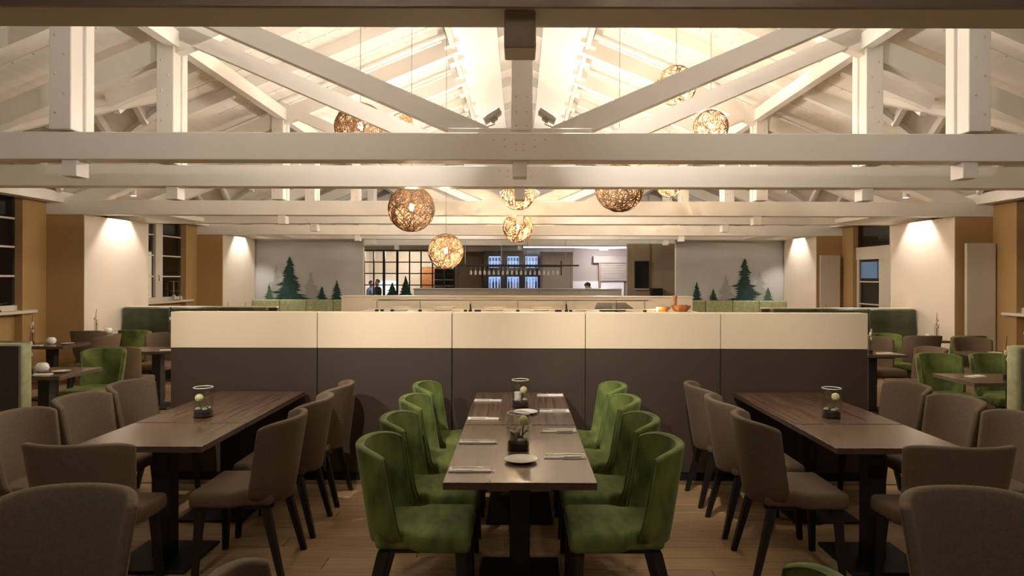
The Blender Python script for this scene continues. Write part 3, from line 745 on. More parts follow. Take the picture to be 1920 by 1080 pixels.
for s, side in ((-1, 'L'), (1, 'R')):
    c = P(580 if s < 0 else 1365, 560, YM)
    mu = thing('wall_mural', 'printed mural of dark firs in mist above green banquette, '+('on the radiator side' if s > 0 else 'away from the radiators'), 'mural', (0, YM, 0), 0, 'fir murals either side of the bar')
    xa, xb = sorted((s*4.19, s*7.05)); obj('backdrop', BX(xa, xb, 0.0, 0.018, 0.0, 2.66), 'mural_sky', mu)
    if s < 0: L = [(543, 560, 481, 38, 0), (518, 560, 500, 24, 2), (583, 560, 511, 26, 2), (505, 560, 533, 12, 1), (604, 561, 537, 15, 0), (632, 562, 525, 15, 0)]
    else: L = [(1396, 561, 483, 36, 0), (1424, 561, 506, 24, 2), (1361, 562, 514, 24, 2), (1440, 562, 537, 13, 1), (1337, 563, 540, 14, 0), (1306, 566, 527, 15, 0)]
    for i, (px, pb, pt_, hw, kind) in enumerate(L):
        b = P(px, pb+6, YM); tt = P(px, pt_, YM); bm = bmesh.new()
        conifer(bm, b.x, b.z, tt.z, hw*YM/F, -0.002-0.007*(2-kind), random.Random(i+11+int(s)), 16 if kind == 0 else 12)
        obj('printed_fir', bm, ('mural_tree', 'mural_mid', 'mural_faint')[kind], mu)

# ------------------------------------------------------------------ banquettes
def bench(loc, w, top, sections, label, m, rz=0, group=None, brownback=False, ends=False):
    t = thing('banquette', label, 'bench', loc, rz, group)      # local: sitter faces -Y, back at y = 0..0.16
    sw = w/sections
    for k in range(sections):
        bm = rbox(-w/2+k*sw+0.002, -w/2+(k+1)*sw-0.002, 0, 0.15, 0.42, top, 0.035, 3)
        obj('back_cushion', bm, m, t, True)
    obj('seat_cushion', rbox(-w/2, w/2, -0.50, 0.02, 0.34, 0.47, 0.03, 3), m, t, True)
    obj('bench_base', BX(-w/2+0.02, w/2-0.02, -0.42, 0.14, 0, 0.34), m, t)
    obj('back_panel', BX(-w/2+0.0, w/2-0.03, 0.15, 0.175, 0.02, top-0.015), 'bench_brown' if brownback else m, t)
    return t
for s in (-1, 1):
    bench((s*4.92, 5.74, 0), 1.56, 1.135, 2, 'high-backed pale green bench with brown rear panel, '+('on the radiator side' if s > 0 else 'away from the radiators'), 'bench_pale', PI, 'benches with brown rear panels', True)
    bench((s*5.75, 11.9, 0), 2.56, 1.155, 3, 'dark green leather banquette beside a lit pier, '+('on the radiator side' if s > 0 else 'away from the radiators'), 'bench_green', 0, 'green banquettes between the piers')
    pt2 = thing('low_partition', 'low partition with pale rail behind dark green banquette, '+('on the radiator side' if s > 0 else 'away from the radiators'), 'partition', (s*5.7, 12.13, 0), 0, 'rails behind the banquettes')
    obj('panel', BX(-1.33, 1.33, 0, 0.05, 0, 1.14), 'divider_dark', pt2); obj('top_rail', rbox(-1.34, 1.34, -0.03, 0.07, 1.14, 1.165, 0.006, 1), 'divider_light', pt2)
    bench((s*5.62, 17.72, 0), 2.80, 1.10, 4, 'pale green velvet banquette below a fir mural, '+('on the radiator side' if s > 0 else 'away from the radiators'), 'bench_pale', 0, 'banquettes below the murals')

# ------------------------------------------------------------------ side dining areas
def make_bud():
    t = bpy.data.objects.new('bud_vase', None); C.objects.link(t)
    obj('glass', LT([(0, 0), (0.032, 0), (0.032, 0.24), (0.029, 0.24), (0.029, 0.008), (0, 0.008)], 16), 'clear_glass', t, True)
    obj('soil', LT([(0, 0.009), (0.028, 0.009), (0.028, 0.055), (0, 0.06)], 14), 'soil', t, True)
    bm = bmesh.new(); tube(bm, [(0, 0, 0.05), (0.006, 0.004, 0.18), (-0.004, 0, 0.30), (0.008, 0, 0.42)], [0.006, 0.005, 0.005, 0.003], 6); obj('stem', bm, 'twig', t)
    for k, (x, z) in enumerate(((0.012, 0.20), (-0.014, 0.26), (0.010, 0.30))): obj('blossom', blob((x, -0.005, z), 0.018, 2, (0.9, 0.8, 1.5), 0.12), 'petal', t, True)
    bm = bmesh.new(); poly(bm, [(0, 0, 0.12), (0.018, 0.004, 0.17), (0.012, 0, 0.24), (-0.004, 0.002, 0.18)]); obj('leaf', bm, 'leaf', t)
    return t
def make_globe():
    t = bpy.data.objects.new('candle_globe', None); C.objects.link(t)
    obj('bowl', LT([(0, 0), (0.03, 0.001), (0.055, 0.02), (0.062, 0.05), (0.052, 0.08), (0.034, 0.095), (0.028, 0.093), (0.045, 0.075), (0.05, 0.05), (0.03, 0.02), (0, 0.015)], 20), 'porcelain', t, True)
    obj('candle', LT([(0, 0.015), (0.018, 0.016), (0.018, 0.05), (0, 0.05)], 12), 'napkin', t, True)
    return t
bud = Proto(make_bud); globe = Proto(make_globe)
LBL = {}
def dine(x, y, w, l, label): return table((x, y, 0), w, l, label)
# left of the divider
dine(-4.70, 6.70, 0.70, 0.66, 'small dark table between pale bench and green chair, with white candle globe')
green((-4.66, 7.36, 0), DN, 'light green velvet chair facing the pale bench across a small table', 'chair')
globe((-4.72, 6.66, 0.75), 0, 'white candle globe on the small table before the light green chair', 'candle holder')
plate((-4.53, 6.66, 0.75), 0, 'white plate on the small table before the light green chair', 'plate')
napkin((-4.62, 6.48, 0.75), 0.2, 'white napkin on the small table before the light green chair', 'napkin')
bud((-4.68, 6.44, 0.75), 0, 'tall bud vase with budding stick on the table before the light green chair', 'vase')
brown((-4.74, 8.12, 0), UP, 'dark brown chair seen from behind, right behind the light green chair', 'chair')
dine(-4.72, 8.80, 0.70, 0.60, 'small dark table half hidden by the divider, behind a dark brown chair')
brown((-5.12, 9.52, 0), DN, 'lit brown chair facing the dark brown chair across a small table', 'chair')
napkin((-4.52, 8.68, 0.75), 0.3, 'white napkin on the small table half hidden by the divider', 'napkin')
brown((-5.98, 9.42, 0), LF, 'brown chair drawn up sideways to the table under the ochre pier', 'chair')
dine(-6.52, 9.40, 0.74, 0.66, 'small dark table under the ochre pier, with candle globe and plate')
globe((-6.55, 9.42, 0.75), 0, 'white candle globe on the table under the ochre pier', 'candle holder')
plate((-6.32, 9.42, 0.75), 0, 'white plate on the table under the ochre pier', 'plate')
napkin((-6.62, 9.18, 0.75), 0.1, 'white napkin on the table under the ochre pier', 'napkin')
bud((-6.66, 9.20, 0.75), 0, 'bud vase with pale blossom on the table under the ochre pier', 'vase')
brown((-6.55, 8.76, 0), UP, 'brown chair with its back to the pale bench, at the table under the ochre pier', 'chair')
brown((-6.55, 10.42, 0), UP, 'brown chair pulled up to the table by the dark green banquette', 'chair')
dine(-6.66, 11.10, 0.70, 0.62, 'small table by the lit cream pier and dark green banquette, with candle globe')
globe((-6.80, 11.14, 0.75), 0, 'white candle globe on the table beside the dark green banquette', 'candle holder')
plate((-6.62, 11.10, 0.75), 0, 'white plate on the table beside the dark green banquette', 'plate')
bud((-6.92, 11.0, 0.75), 0, 'bud vase with tall stick on the table beside the dark green banquette', 'vase')
green((-5.92, 10.55, 0), UP, 'dark green chair seen from behind, in front of the dark green banquette', 'chair')
dine(-5.75, 11.15, 0.70, 0.62, 'small table at the middle of the dark green banquette, with bud vase')
bud((-5.72, 11.05, 0.75), 0.6, 'bud vase with yellowish blossom before the dark green banquette', 'vase')
# right of the divider
table((4.73, 6.42, 0), 1.20, 0.62, 'dark table with lit near edge, carrying a tall bud vase beside the bench')
green((4.52, 7.06, 0), DN, 'dark green velvet chair with pale piping behind the table with lit edge', 'chair')
green((5.10, 7.06, 0), DN, 'dark green velvet chair standing closer to the ochre wall, behind the lit-edged table', 'chair')
bud((4.53, 6.26, 0.75), 0.3, 'tall bud vase with pale blossoms on the lit-edged dark table', 'vase')
napkin((4.42, 6.52, 0.75), 0.4, 'white napkin on the lit-edged dark table', 'napkin')
brown((4.66, 7.96, 0), LF, 'brown chair seen from its rounded side, between divider and dark green chairs', 'chair')
dine(4.48, 8.58, 0.66, 0.50, 'small table half hidden by the divider end, behind the rounded brown chair')
napkin((4.62, 8.50, 0.75), 0.2, 'white napkin on the small table at the divider end', 'napkin')
bud((4.36, 8.36, 0.75), 0.9, 'bud vase right beside the edge of the divider', 'vase')
brown((4.90, 9.12, 0), DN, 'lit tan brown chair facing out across the table at the divider end', 'chair')
green((5.38, 9.70, 0), DN, 'dark green chair in shade behind the tan brown chair', 'chair')
dine(6.22, 10.52, 0.72, 0.62, 'small pale-lit table near the radiator, with round candle globe')
globe((6.32, 10.38, 0.75), 0, 'round white candle globe on the pale-lit table near the radiator', 'candle holder')
bud((6.48, 10.45, 0.75), 0.2, 'bud vase with tall stick on the pale-lit table near the radiator', 'vase')
plate((6.05, 10.36, 0.75), 0, 'white plate on the pale-lit table near the radiator', 'plate')
brown((5.82, 9.90, 0), UP, 'brown chair with its back turned, at the pale-lit table near the radiator', 'chair')
green((6.48, 9.90, 0), UP, 'very dark green chair in front of the tall radiator', 'chair')
brown((6.22, 9.06, 0), DN, 'wide brown chair facing out over the table with the dark bud vase', 'chair')
dine(6.10, 8.50, 0.80, 0.62, 'small dark table by the ochre wall, with a dark bud vase')
plate((6.02, 8.52, 0.75), 0, 'white plate on the small dark table by the ochre wall', 'plate')
bud((6.42, 8.55, 0.75), 0.7, 'dark bud vase on the small table by the ochre wall', 'vase')
# tables beyond the banquettes: only the vases show over the rail
for s, pxs in ((-1, (431, 463)), (1, (1444, 1545))):
    xs_ = [(px-CX)*14.2/F for px in pxs]
    table((sum(xs_)/2, 14.2, 0), 1.4, 0.7, 'dark table beyond the banquette rail '+('on the door side' if s > 0 else 'by the lantern window'))
    for i, x in enumerate(xs_): bud((x, 14.1, 0.75), i*0.8, 'tip of a bud vase showing above the banquette rail', 'vase', 'vases beyond the rails')

# radiators
def radiator(loc, w, z0, z1, label, rz=0, group=None):
    t = thing('panel_radiator', label, 'radiator', loc, rz, group)
    obj('front_panel', rbox(-w/2, w/2, -0.09, -0.065, z0, z1, 0.006, 2), 'radiator', t)
    obj('rear_panel', rbox(-w/2, w/2, -0.055, -0.03, z0, z1, 0.004, 1), 'radiator', t)
    obj('side_cover', BX(-w/2-0.002, -w/2+0.012, -0.088, -0.03, z0+0.01, z1-0.01), 'radiator', t)
    obj('side_cover', BX(w/2-0.012, w/2+0.002, -0.088, -0.03, z0+0.01, z1-0.01), 'radiator', t)
    for z in (z0+0.2, z1-0.2): obj('wall_bracket', BX(-0.1, 0.1, -0.03, 0.0, z-0.03, z+0.03), 'steel', t)
    return t
radiator((7.42, 10.90, 0), 0.46, 0.30, 2.27, 'tall flat cream radiator on the ochre pier next to the small tables')
radiator((7.35, 16.0, 0), 0.46, 0.30, 2.24, 'tall flat cream radiator on the pier beyond the glazed door')
radiator((-7.77, 8.9, 0), 1.9, 0.20, 0.92, 'long low white radiator under the window sill', PI/2)

# things on the window sills
o = thing('wire_lantern', 'wire lantern frame standing on the sill of the lit far window', 'lantern', (-7.70, 15.0, 1.17))
bm = bmesh.new()
for sx in (-1, 1):
    for sy in (-1, 1): bar(bm, (sx*0.07, sy*0.14, 0), (sx*0.07, sy*0.14, 0.42), 0.014, 0.014)
for z in (0.01, 0.21, 0.42):
    for sx in (-1, 1): bar(bm, (sx*0.07, -0.14, z), (sx*0.07, 0.14, z), 0.014, 0.014)
    for sy in (-1, 1): bar(bm, (-0.07, sy*0.14, z), (0.07, sy*0.14, z), 0.014, 0.014)
obj('wire_frame', bm, 'steel', o); obj('candle', LT([(0, 0.012), (0.03, 0.012), (0.03, 0.12), (0, 0.12)], 12), 'napkin', o, True)
o = thing('sill_bowl', 'dark footed bowl on the sill of the nearer window', 'bowl', (-7.70, 9.86, 1.17))
obj('bowl', LT([(0.03, 0.10), (0.16, 0.13), (0.17, 0.145), (0.15, 0.14), (0, 0.11)], 20), 'iron', o, True); obj('foot', LT([(0, 0), (0.09, 0), (0.08, 0.03), (0.02, 0.05), (0.03, 0.10), (0, 0.10)], 16), 'iron', o, True)

# house outside the window; second facade added to carry a bluish reflection
ob = thing('outside_house', 'neighbouring house at night with a lit yellow window', 'building', (-10.6, 19.0, 0))
obj('facade', BX(-0.2, 0, -3.2, 3.2, -0.5, 5.0), 'outdoor_wall', ob); wn = obj('window', BX(0, 0.03, -0.55, 0.45, 1.05, 2.45), 'window_paint', ob)
for (a, b) in ((-0.5, -0.08), (-0.02, 0.40)): obj('pane', BX(0.03, 0.035, a, b, 1.1, 2.4), 'lit_yellow', wn)
ob = thing('outside_house', 'added facade glowing in place of a bluish reflection in the door', 'building', (10.8, 20.0, 0))  # reflection in the glazed door, put in as a glowing window
obj('facade', BX(0, 0.2, -3.2, 4.2, -0.5, 5.0), 'outdoor_wall', ob); wn = obj('window', BX(-0.03, 0, -0.4, 1.6, 1.65, 2.25), 'window_paint', ob)
for (a, b) in ((-0.35, 0.2), (0.26, 1.55)): obj('pane', BX(-0.035, -0.03, a, b, 1.7, 2.2), 'reflection_blue', wn)

# ------------------------------------------------------------------ buffet and bar
bw = thing('buffet_wall', 'low cream counter wall behind the glass buffet hood', 'counter', (0, 15.0, 0))
for a, b in ((-3.97, -1.40), (-1.395, 1.20), (1.205, 3.86)): obj('front_panel', rbox(a, b, 0, 0.04, 0.05, 1.255, 0.003, 1), 'counter_white', bw)
obj('worktop', rbox(-3.98, 3.87, -0.01, 0.5, 1.255, 1.28, 0.004, 1), 'counter_white', bw); obj('plinth', BX(-3.9, 3.8, 0.04, 0.45, 0, 1.255), 'counter_white', bw)
bf = thing('buffet_counter', 'cream self-service buffet counter in front of the bar', 'counter', (0, 12.6, 0))
obj('body', BX(-3.0, 3.3, 0.05, 0.95, 0.08, 1.01), 'counter_white', bf); obj('worktop', rbox(-3.05, 3.4, 0, 1.0, 1.01, 1.05, 0.005, 1), 'counter_white', bf); obj('plinth', BX(-2.95, 3.25, 0.1, 0.9, 0, 0.08), 'black_wood', bf)
gh = thing('sneeze_guard', 'long glass buffet hood on small black feet', 'glass hood', (0, 12.6, 1.05))
bm = bmesh.new()
prof = [(0.10, 0.10), (0.14, 0.17), (0.24, 0.205), (0.80, 0.205)]
for (y0, z0), (y1, z1) in zip(prof[:-1], prof[1:]): poly(bm, [(-2.85, y0, z0), (2.6, y0, z0), (2.6, y1, z1), (-2.85, y1, z1)])
gl = obj('hood_glass', bm, 'clear_glass', gh)
obj('front_rail', rbox(-2.86, 2.61, 0.085, 0.11, 0.035, 0.055, 0.003, 1), 'porcelain', gh); obj('top_rail', rbox(-2.7, 2.45, 0.24, 0.27, 0.20, 0.225, 0.003, 1), 'steel', gh)
for px in (707, 717, 736, 788, 873, 882, 893, 899, 971, 1044, 1050, 1062, 1070, 1156, 1209):
    x = (px-CX)*12.7/F; obj('foot', rbox(x-0.03, x+0.03, 0.06, 0.12, 0, 0.04, 0.004, 1), 'black_metal', gh)
for px in (707, 788, 882, 971, 1062, 1156, 1209): x = (px-CX)*12.7/F; obj('upright', BX(x-0.006, x+0.006, 0.10, 0.12, 0.04, 0.20), 'steel', gh)
for i, (px, w_) in enumerate(((752, 0.42), (832, 0.50), (928, 0.48), (1015, 0.44), (1090, 0.30))):
    x = (px-CX)*13.1/F
    o = tag(obj('serving_platter', LT([(0, 0), (w_*0.3, 0), (w_*0.5, 0.07), (w_*0.48, 0.07), (w_*0.28, 0.012), (0, 0.012)], 24), 'porcelain', None, True), 'shallow white serving bowl under the glass buffet hood', 'bowl', 'bowls under the buffet hood'); o.location = (x, 13.05, 1.05); o.scale = (1, 0.55, 1)
tr_ = thing('wooden_tray', 'dark slanted wooden tray under the buffet hood', 'tray', ((1148-CX)*13.1/F, 13.02, 1.05))
bm = bmesh.new(); A = [bm.verts.new(p) for p in ((-0.37, -0.16, 0.06), (0.37, -0.16, 0.06), (0.28, 0.2, 0.16), (-0.28, 0.2, 0.16))]; B = [bm.verts.new((v.co.x, v.co.y, v.co.z-0.03)) for v in A]
bm.faces.new(A); bm.faces.new(B[::-1])
for i in range(4): bm.faces.new((A[i], A[(i+1) % 4], B[(i+1) % 4], B[i]))
obj('tray_board', bm, 'tray', tr_); obj('tray_stand', BX(-0.25, 0.25, 0.0, 0.1, 0, 0.08), 'black_wood', tr_); obj('wedge', rbox(-0.03, 0.03, -0.17, -0.13, 0.03, 0.17, 0.005, 1), 'bench_pale', tr_)
for px in (882, 1062):
    o = thing('serving_tongs', 'black serving tongs leaning up at the buffet hood', 'tongs', ((px-CX)*12.62/F, 12.62, 1.05), 0, 'tongs at the buffet')
    bm = bmesh.new(); bar(bm, (-0.012, 0, 0), (-0.006, 0.02, 0.15), 0.018, 0.012); obj('arm', bm, 'black_metal', o); bm = bmesh.new(); bar(bm, (0.016, 0, 0), (0.002, 0.02, 0.15), 0.018, 0.012); obj('arm', bm, 'black_metal', o)
def bowlthing(px, r, label):
    o = thing('copper_bowl', label, 'bowl', ((px-CX)*12.9/F, 12.9, 1.05))
    obj('bowl_body', LT([(0, 0), (r*0.55, 0), (r*0.9, r*0.35), (r, r*0.62), (r*0.96, r*0.62), (r*0.8, r*0.3), (0, r*0.12)], 24), 'copper_bowl', o, True)
    return o
b1 = bowlthing(1277, 0.19, 'copper-brown bowl with dried filling beside the pepper mill')
for k in range(9): obj('dried_piece', blob((0.12*math.cos(k*2.4)*(0.3+0.08*k), 0.12*math.sin(k*2.4)*(0.3+0.08*k), 0.10+0.01*(k % 3)), 0.035, 1, (1.2, 1, 0.6), 0.15), 'wood_warm', b1)
b2 = bowlthing(1242, 0.155, 'small copper-brown bowl standing next to a burning candle')
pm = thing('pepper_mill', 'tall turned wooden pepper mill standing behind the copper bowl', 'pepper mill', ((1266-CX)*13.2/F, 13.2, 1.05))
obj('mill_body', LT([(0, 0), (0.045, 0), (0.045, 0.02), (0.032, 0.06), (0.03, 0.14), (0.038, 0.22), (0.03, 0.25), (0, 0.25)], 16), 'wood_warm', pm, True); obj('mill_head', LT([(0, 0.25), (0.034, 0.25), (0.042, 0.275), (0.03, 0.305), (0, 0.31)], 16), 'wood_warm', pm, True)
cd = thing('tea_light', 'burning tea light glowing beside the copper bowls', 'candle', ((1232-CX)*12.7/F, 12.68, 1.05))
obj('cup', LT([(0, 0), (0.035, 0), (0.04, 0.05), (0.036, 0.05), (0.03, 0.01), (0, 0.01)], 16), 'clear_glass', cd, True); obj('flame', blob((0, 0, 0.06), 0.022, 2, (0.8, 0.8, 1.6)), 'flame', cd, True)
lamp('flame_light', 'POINT', (0, 0, 0.10), 1.2, (1, 0.6, 0.3), cd, 0.02)

bc = thing('bar_counter', 'grey glossy bar counter in front of the lit bottle shelves', 'counter', (0, 19.0, 0))
for a, b in ((-2.98, -1.75), (-1.745, -0.62), (-0.615, 0.55), (0.555, 1.72), (1.725, 2.88)): obj('front_panel', rbox(a, b, 0, 0.05, 0.06, 1.35, 0.003, 1), 'bar_front', bc)
obj('bar_top', rbox(-3.0, 2.9, -0.03, 0.55, 1.35, 1.385, 0.005, 1), 'bar_front', bc); obj('plinth', BX(-2.9, 2.8, 0.06, 0.5, 0, 1.35), 'divider_dark', bc)

# back bar cabinet with three lit bays
cb = thing('back_bar_cabinet', 'black back bar cabinet with three lit bottle bays', 'cabinet', (0, 22.9, 0))
x0c, x1c = (907-CX)*22.9/F, (1013-CX)*22.9/F
bays = [((916-CX)*22.9/F, (938.5-CX)*22.9/F), ((951-CX)*22.9/F, (973-CX)*22.9/F), ((985-CX)*22.9/F, (1008-CX)*22.9/F)]
bm = bmesh.new(); edges = [x0c]+[v for b in bays for v in b]+[x1c]
for k in range(0, 8, 2): box(bm, edges[k], edges[k+1], 0, 0.36, 0, 2.60)
for a, b in bays: box(bm, a, b, 0, 0.36, 2.42, 2.60); box(bm, a, b, 0, 0.36, 0, 1.33); box(bm, a, b, 0.0, 0.36, 1.72, 2.02)
obj('carcass', bm, 'cabinet_black', cb)
for a, b in bays:
    obj('lit_back', BX(a, b, 0.32, 0.36, 1.33, 1.72), 'shelf_glow', cb); obj('lit_back', BX(a, b, 0.32, 0.36, 2.02, 2.42), 'shelf_glow', cb)
    obj('glass_shelf', BX(a, b, 0.04, 0.32, 2.235, 2.245), 'clear_glass', cb)
def bottle(x, y, z, hgt, r, m, label, group, cat='bottle'):
    o = thing('bottle', label, cat, (x, y, z), 0, group)
    obj('bottle_body', LT([(0, 0), (r, 0), (r, hgt*0.55), (r*0.45, hgt*0.70), (r*0.38, hgt*0.92), (0, hgt*0.92)], 10), m, o, True); obj('cap', LT([(0, hgt*0.92), (r*0.45, hgt*0.92), (r*0.45, hgt), (0, hgt)], 8), 'black_metal' if m != 'bottle_dark' else 'porcelain', o)
bn = ['back bar bay nearest the grid window', 'middle bay of the back bar', 'back bar bay nearest the kitchen']
for bi, (a, b) in enumerate(bays):
    for k in range(4):
        x = a+(b-a)*(k+0.5)/4
        bottle(x, 23.08, 1.33, 0.30+0.03*((k+bi) % 3), 0.032, ('bottle_clear', 'bottle_dark', 'bottle_amber', 'bottle_clear')[(k+bi) % 4], '%s bottle on the lower lit shelf, %s' % (('clear', 'dark', 'amber', 'clear')[(k+bi) % 4], bn[bi]), 'bottles on the lower back bar shelf')
        bottle(x, 23.08, 2.02, 0.19, 0.028, ('bottle_clear', 'bottle_amber', 'bottle_clear', 'bottle_dark')[(k+bi) % 4], '%s bottle on the upper lit shelf, %s' % (('clear', 'amber', 'clear', 'dark')[(k+bi) % 4], bn[bi]), 'bottles on the upper back bar shelf')
        o = tag(obj('tumbler', LT([(0, 0), (0.028, 0), (0.035, 0.12), (0.031, 0.12), (0.025, 0.01), (0, 0.01)], 10), 'glassware', None, True), 'tumbler on the topmost glass shelf, '+bn[bi], 'glass', 'tumblers on the back bar'); o.location = (x, 23.08, 2.245)
# hanging glass rack and stemware
rk = thing('glass_rack', 'long black glass rack hung from thin rods over the bar', 'rack', (0, 20.0, 2.0))
xa, xb = (856-CX)*20/F, (1085-CX)*20/F
obj('shelf', rbox(xa, xb, -0.16, 0.16, 0.03, 0.075, 0.004, 1), 'black_metal', rk)
for px in (860, 1052): x = (px-CX)*20/F; obj('end_bracket', BX(x-0.015, x+0.015, -0.12, 0.12, -0.24, 0.20), 'black_metal', rk)
for px in (872, 940, 989, 1060):
    bm = bmesh.new(); x = (px-CX)*20/F; tube(bm, [(x, 0, 0.07), (x, 0, roofz(x)-2.0-(0.24 if 0.38 < abs(x) < 1.05 else 0))], 0.007, 6); obj('rod', bm, 'steel', rk)
obj('glass_rail', BX(xa+0.3, xb-0.5, -0.02, 0.02, 0.01, 0.03), 'black_metal', rk)
def make_stem():
    t = bpy.data.objects.new('wine_glass', None); C.objects.link(t)
    obj('foot', LT([(0, 0), (0.033, 0), (0.033, -0.004), (0.006, -0.012), (0, -0.012)], 12), 'glassware', t, True)
    obj('stem', LT([(0.005, -0.012), (0.0045, -0.10), (0, -0.10)], 6), 'glassware', t, True)
    obj('bowl', LT([(0.004, -0.10), (0.026, -0.125), (0.037, -0.17), (0.033, -0.235), (0.030, -0.235), (0.033, -0.17), (0.022, -0.128), (0, -0.105)], 12), 'glassware', t, True)
    return t
stem = Proto(make_stem)
for k in range(20): stem(((883+k*8.55-CX)*20/F, 20.0, 2.008), 0, 'upside-down wine glass hanging in the row below the black rack', 'wine glass', 'wine glasses on the rack')
# black grid window of the bar
gw = thing('grid_window', 'black steel grid window wall beside the bar', 'window wall', (0, 22.95, 0))
X = lambda px: (px-CX)*22.95/F; Z = lambda py: H+(CY-py)*22.95/F
for px, wd in ((662, 2), (683, 2.4), (701, 2.4), (720, 4.5), (745, 4.0), (768, 2.2), (789.5, 2.4), (811, 2.4), (832, 2.4), (852, 3)):
    obj('post', BX(X(px-wd/2), X(px+wd/2), -0.03, 0.03, 0, 2.58), 'iron', gw)
for py in (470, 492, 513.3, 535): obj('rail', BX(X(640), X(854), -0.02, 0.02, Z(py)-0.018, Z(py)+0.018), 'iron', gw)
for z in (0.05, 0.5, 1.0): obj('rail', BX(X(640), X(854), -0.02, 0.02, z-0.018, z+0.018), 'iron', gw)
cols = [640, 662, 683, 701, 720, 745, 768, 789.5, 811, 832, 852]; zs = [0.07, 0.5, 1.0, Z(535), Z(513.3), Z(492), Z(470)]
for i in range(10):
    for j in range(6): obj('pane', BX(X(cols[i]+2), X(cols[i+1]-2), -0.003, 0.003, zs[j]+0.018, zs[j+1]-0.018), 'clear_glass', gw)
# room behind the grid window
bl = thing('window_blind', 'bluish white blind with backlight put in as glow, behind the black grid window', 'blind', (-5.45, 26.82, 0))
for k in range(10): obj('slat', BX(-0.55, 0.62, 0, 0.03, 0.4+k*0.115, 0.5+k*0.115), 'blind', bl)
cdn = thing('tall_cupboard', 'brown cupboard standing in the room behind the grid window', 'cupboard', (-3.55, 26.5, 0))
obj('carcass', BX(-0.3, 0.3, -0.25, 0.3, 0, 2.1), 'bar_wall', cdn); obj('cupboard_door', rbox(-0.28, 0.28, -0.27, -0.25, 0.05, 2.05, 0.005, 1), 'wood_warm', cdn); obj('handle', BX(0.18, 0.2, -0.29, -0.27, 1.0, 1.2), 'steel', cdn)
wr = thing('wine_rack', 'dark wine rack with pale shelf lines behind the grid window', 'rack', (-2.75, 24.6, 0))
obj('rack_body', BX(-0.35, 0.35, 0, 0.4, 0, 2.0), 'cabinet_black', wr)
for k in range(5): obj('shelf', BX(-0.36, 0.36, -0.02, 0.0, 0.9+k*0.23, 0.925+k*0.23), 'counter_white', wr)
for i, (px, hh) in enumerate(((736, 0.42), (761, 0.66))):
    x = (px-CX)*22.6/F
    o = thing('small_fir', ('lower' if i == 0 else 'taller')+' of two small potted firs before the black grid window', 'fir tree', (x, 22.55, 1.02), 0, 'small firs by the grid window')
    obj('pot', LT([(0, 0), (0.08, 0), (0.10, 0.10), (0, 0.10)], 12), 'black_metal', o, True)
    bm = bmesh.new()
    for k in range(6): z = 0.08+hh*k/7; lathe(bm, [(0.24*(1-k/6.5)*(0.8+0.3*hh), z), (0.05*(1-k/7), z+hh*0.24), (0, z+hh*0.26)], 9)
    for v in bm.verts: v.co.x += random.uniform(-0.012, 0.012); v.co.z += random.uniform(-0.015, 0.015)
    obj('branches', bm, 'fir', o)
sb = thing('side_board', 'dark sideboard carrying the small firs below the grid window', 'sideboard', (-4.1, 22.55, 0)); obj('carcass', BX(-0.8, 0.7, -0.25, 0.25, 0.05, 1.0), 'bar_wall', sb); obj('board_top', rbox(-0.82, 0.72, -0.27, 0.27, 1.0, 1.02, 0.004, 1), 'bar_wall', sb); obj('plinth', BX(-0.75, 0.65, -0.22, 0.22, 0, 0.05), 'black_wood', sb)
# kitchen pass
rs = thing('roller_shutter', 'pale roller shutter with housing box in the kitchen opening', 'shutter', ((1148-CX)*25/F, 25.0, 0))
obj('housing', rbox(-0.70, 0.66, 0, 0.18, 2.24, 2.50, 0.01, 2), 'kitchen_wall', rs)
for k in range(7): obj('slat', rbox(-0.42, 0.62, 0.05, 0.10, 1.57+k*0.096, 1.57+k*0.096+0.093, 0.008, 1), 'kitchen_wall', rs)
obj('guide_rail', BX(-0.50, -0.42, 0.0, 0.1, 0.0, 2.24), 'bar_wall', rs)
ls = thing('light_strip', 'slim cool white light strip under the bar ceiling', 'light', ((1060-CX)*21.6/F, 21.6, 2.70))
obj('diffuser', BX(-1.35, 1.95, -0.03, 0.03, -0.05, -0.01), 'strip_light', ls); obj('housing', BX(-1.36, 1.96, -0.04, 0.04, -0.01, 0.03), 'flood_body', ls)
l = lamp('strip_glow', 'AREA', (0.3, 0, -0.06), 14, (0.92, 0.90, 1.0), ls, 0.1, (0, 0.1, -1)); l.data.shape = 'RECTANGLE'; l.data.size = 3.2; l.data.size_y = 0.06
tv = thing('wall_screen', 'black upright screen mounted on the brown pillar', 'screen', ((1203-CX)*20.5/F, 20.5, 1.79))
obj('bezel', rbox(-0.215, 0.215, -0.03, 0.03, -0.42, 0.42, 0.006, 1), 'black_metal', tv); obj('glass_face', BX(-0.20, 0.20, -0.033, -0.03, -0.40, 0.40), 'screen', tv); obj('lower_ledge', BX(-0.22, 0.22, -0.06, 0.03, -0.45, -0.43), 'counter_white', tv)
sp = thing('black_box', 'small black loudspeaker box beside the upright screen', 'speaker', ((1231-CX)*20.4/F, 20.4, 1.14))
obj('case', rbox(-0.17, 0.17, -0.1, 0.12, 0, 0.24, 0.01, 2), 'black_metal', sp); obj('grille', BX(-0.15, 0.15, -0.106, -0.1, 0.02, 0.22), 'screen', sp)
sh2 = thing('service_cabinet', 'low brown cabinet carrying the black box by the pillar', 'cabinet', (4.2, 20.22, 0)); obj('carcass', BX(-0.7, 0.9, -0.2, 0.28, 0, 1.12), 'bar_wall', sh2); obj('cabinet_top', rbox(-0.72, 0.92, -0.22, 0.28, 1.12, 1.14, 0.003, 1), 'bar_wall', sh2)
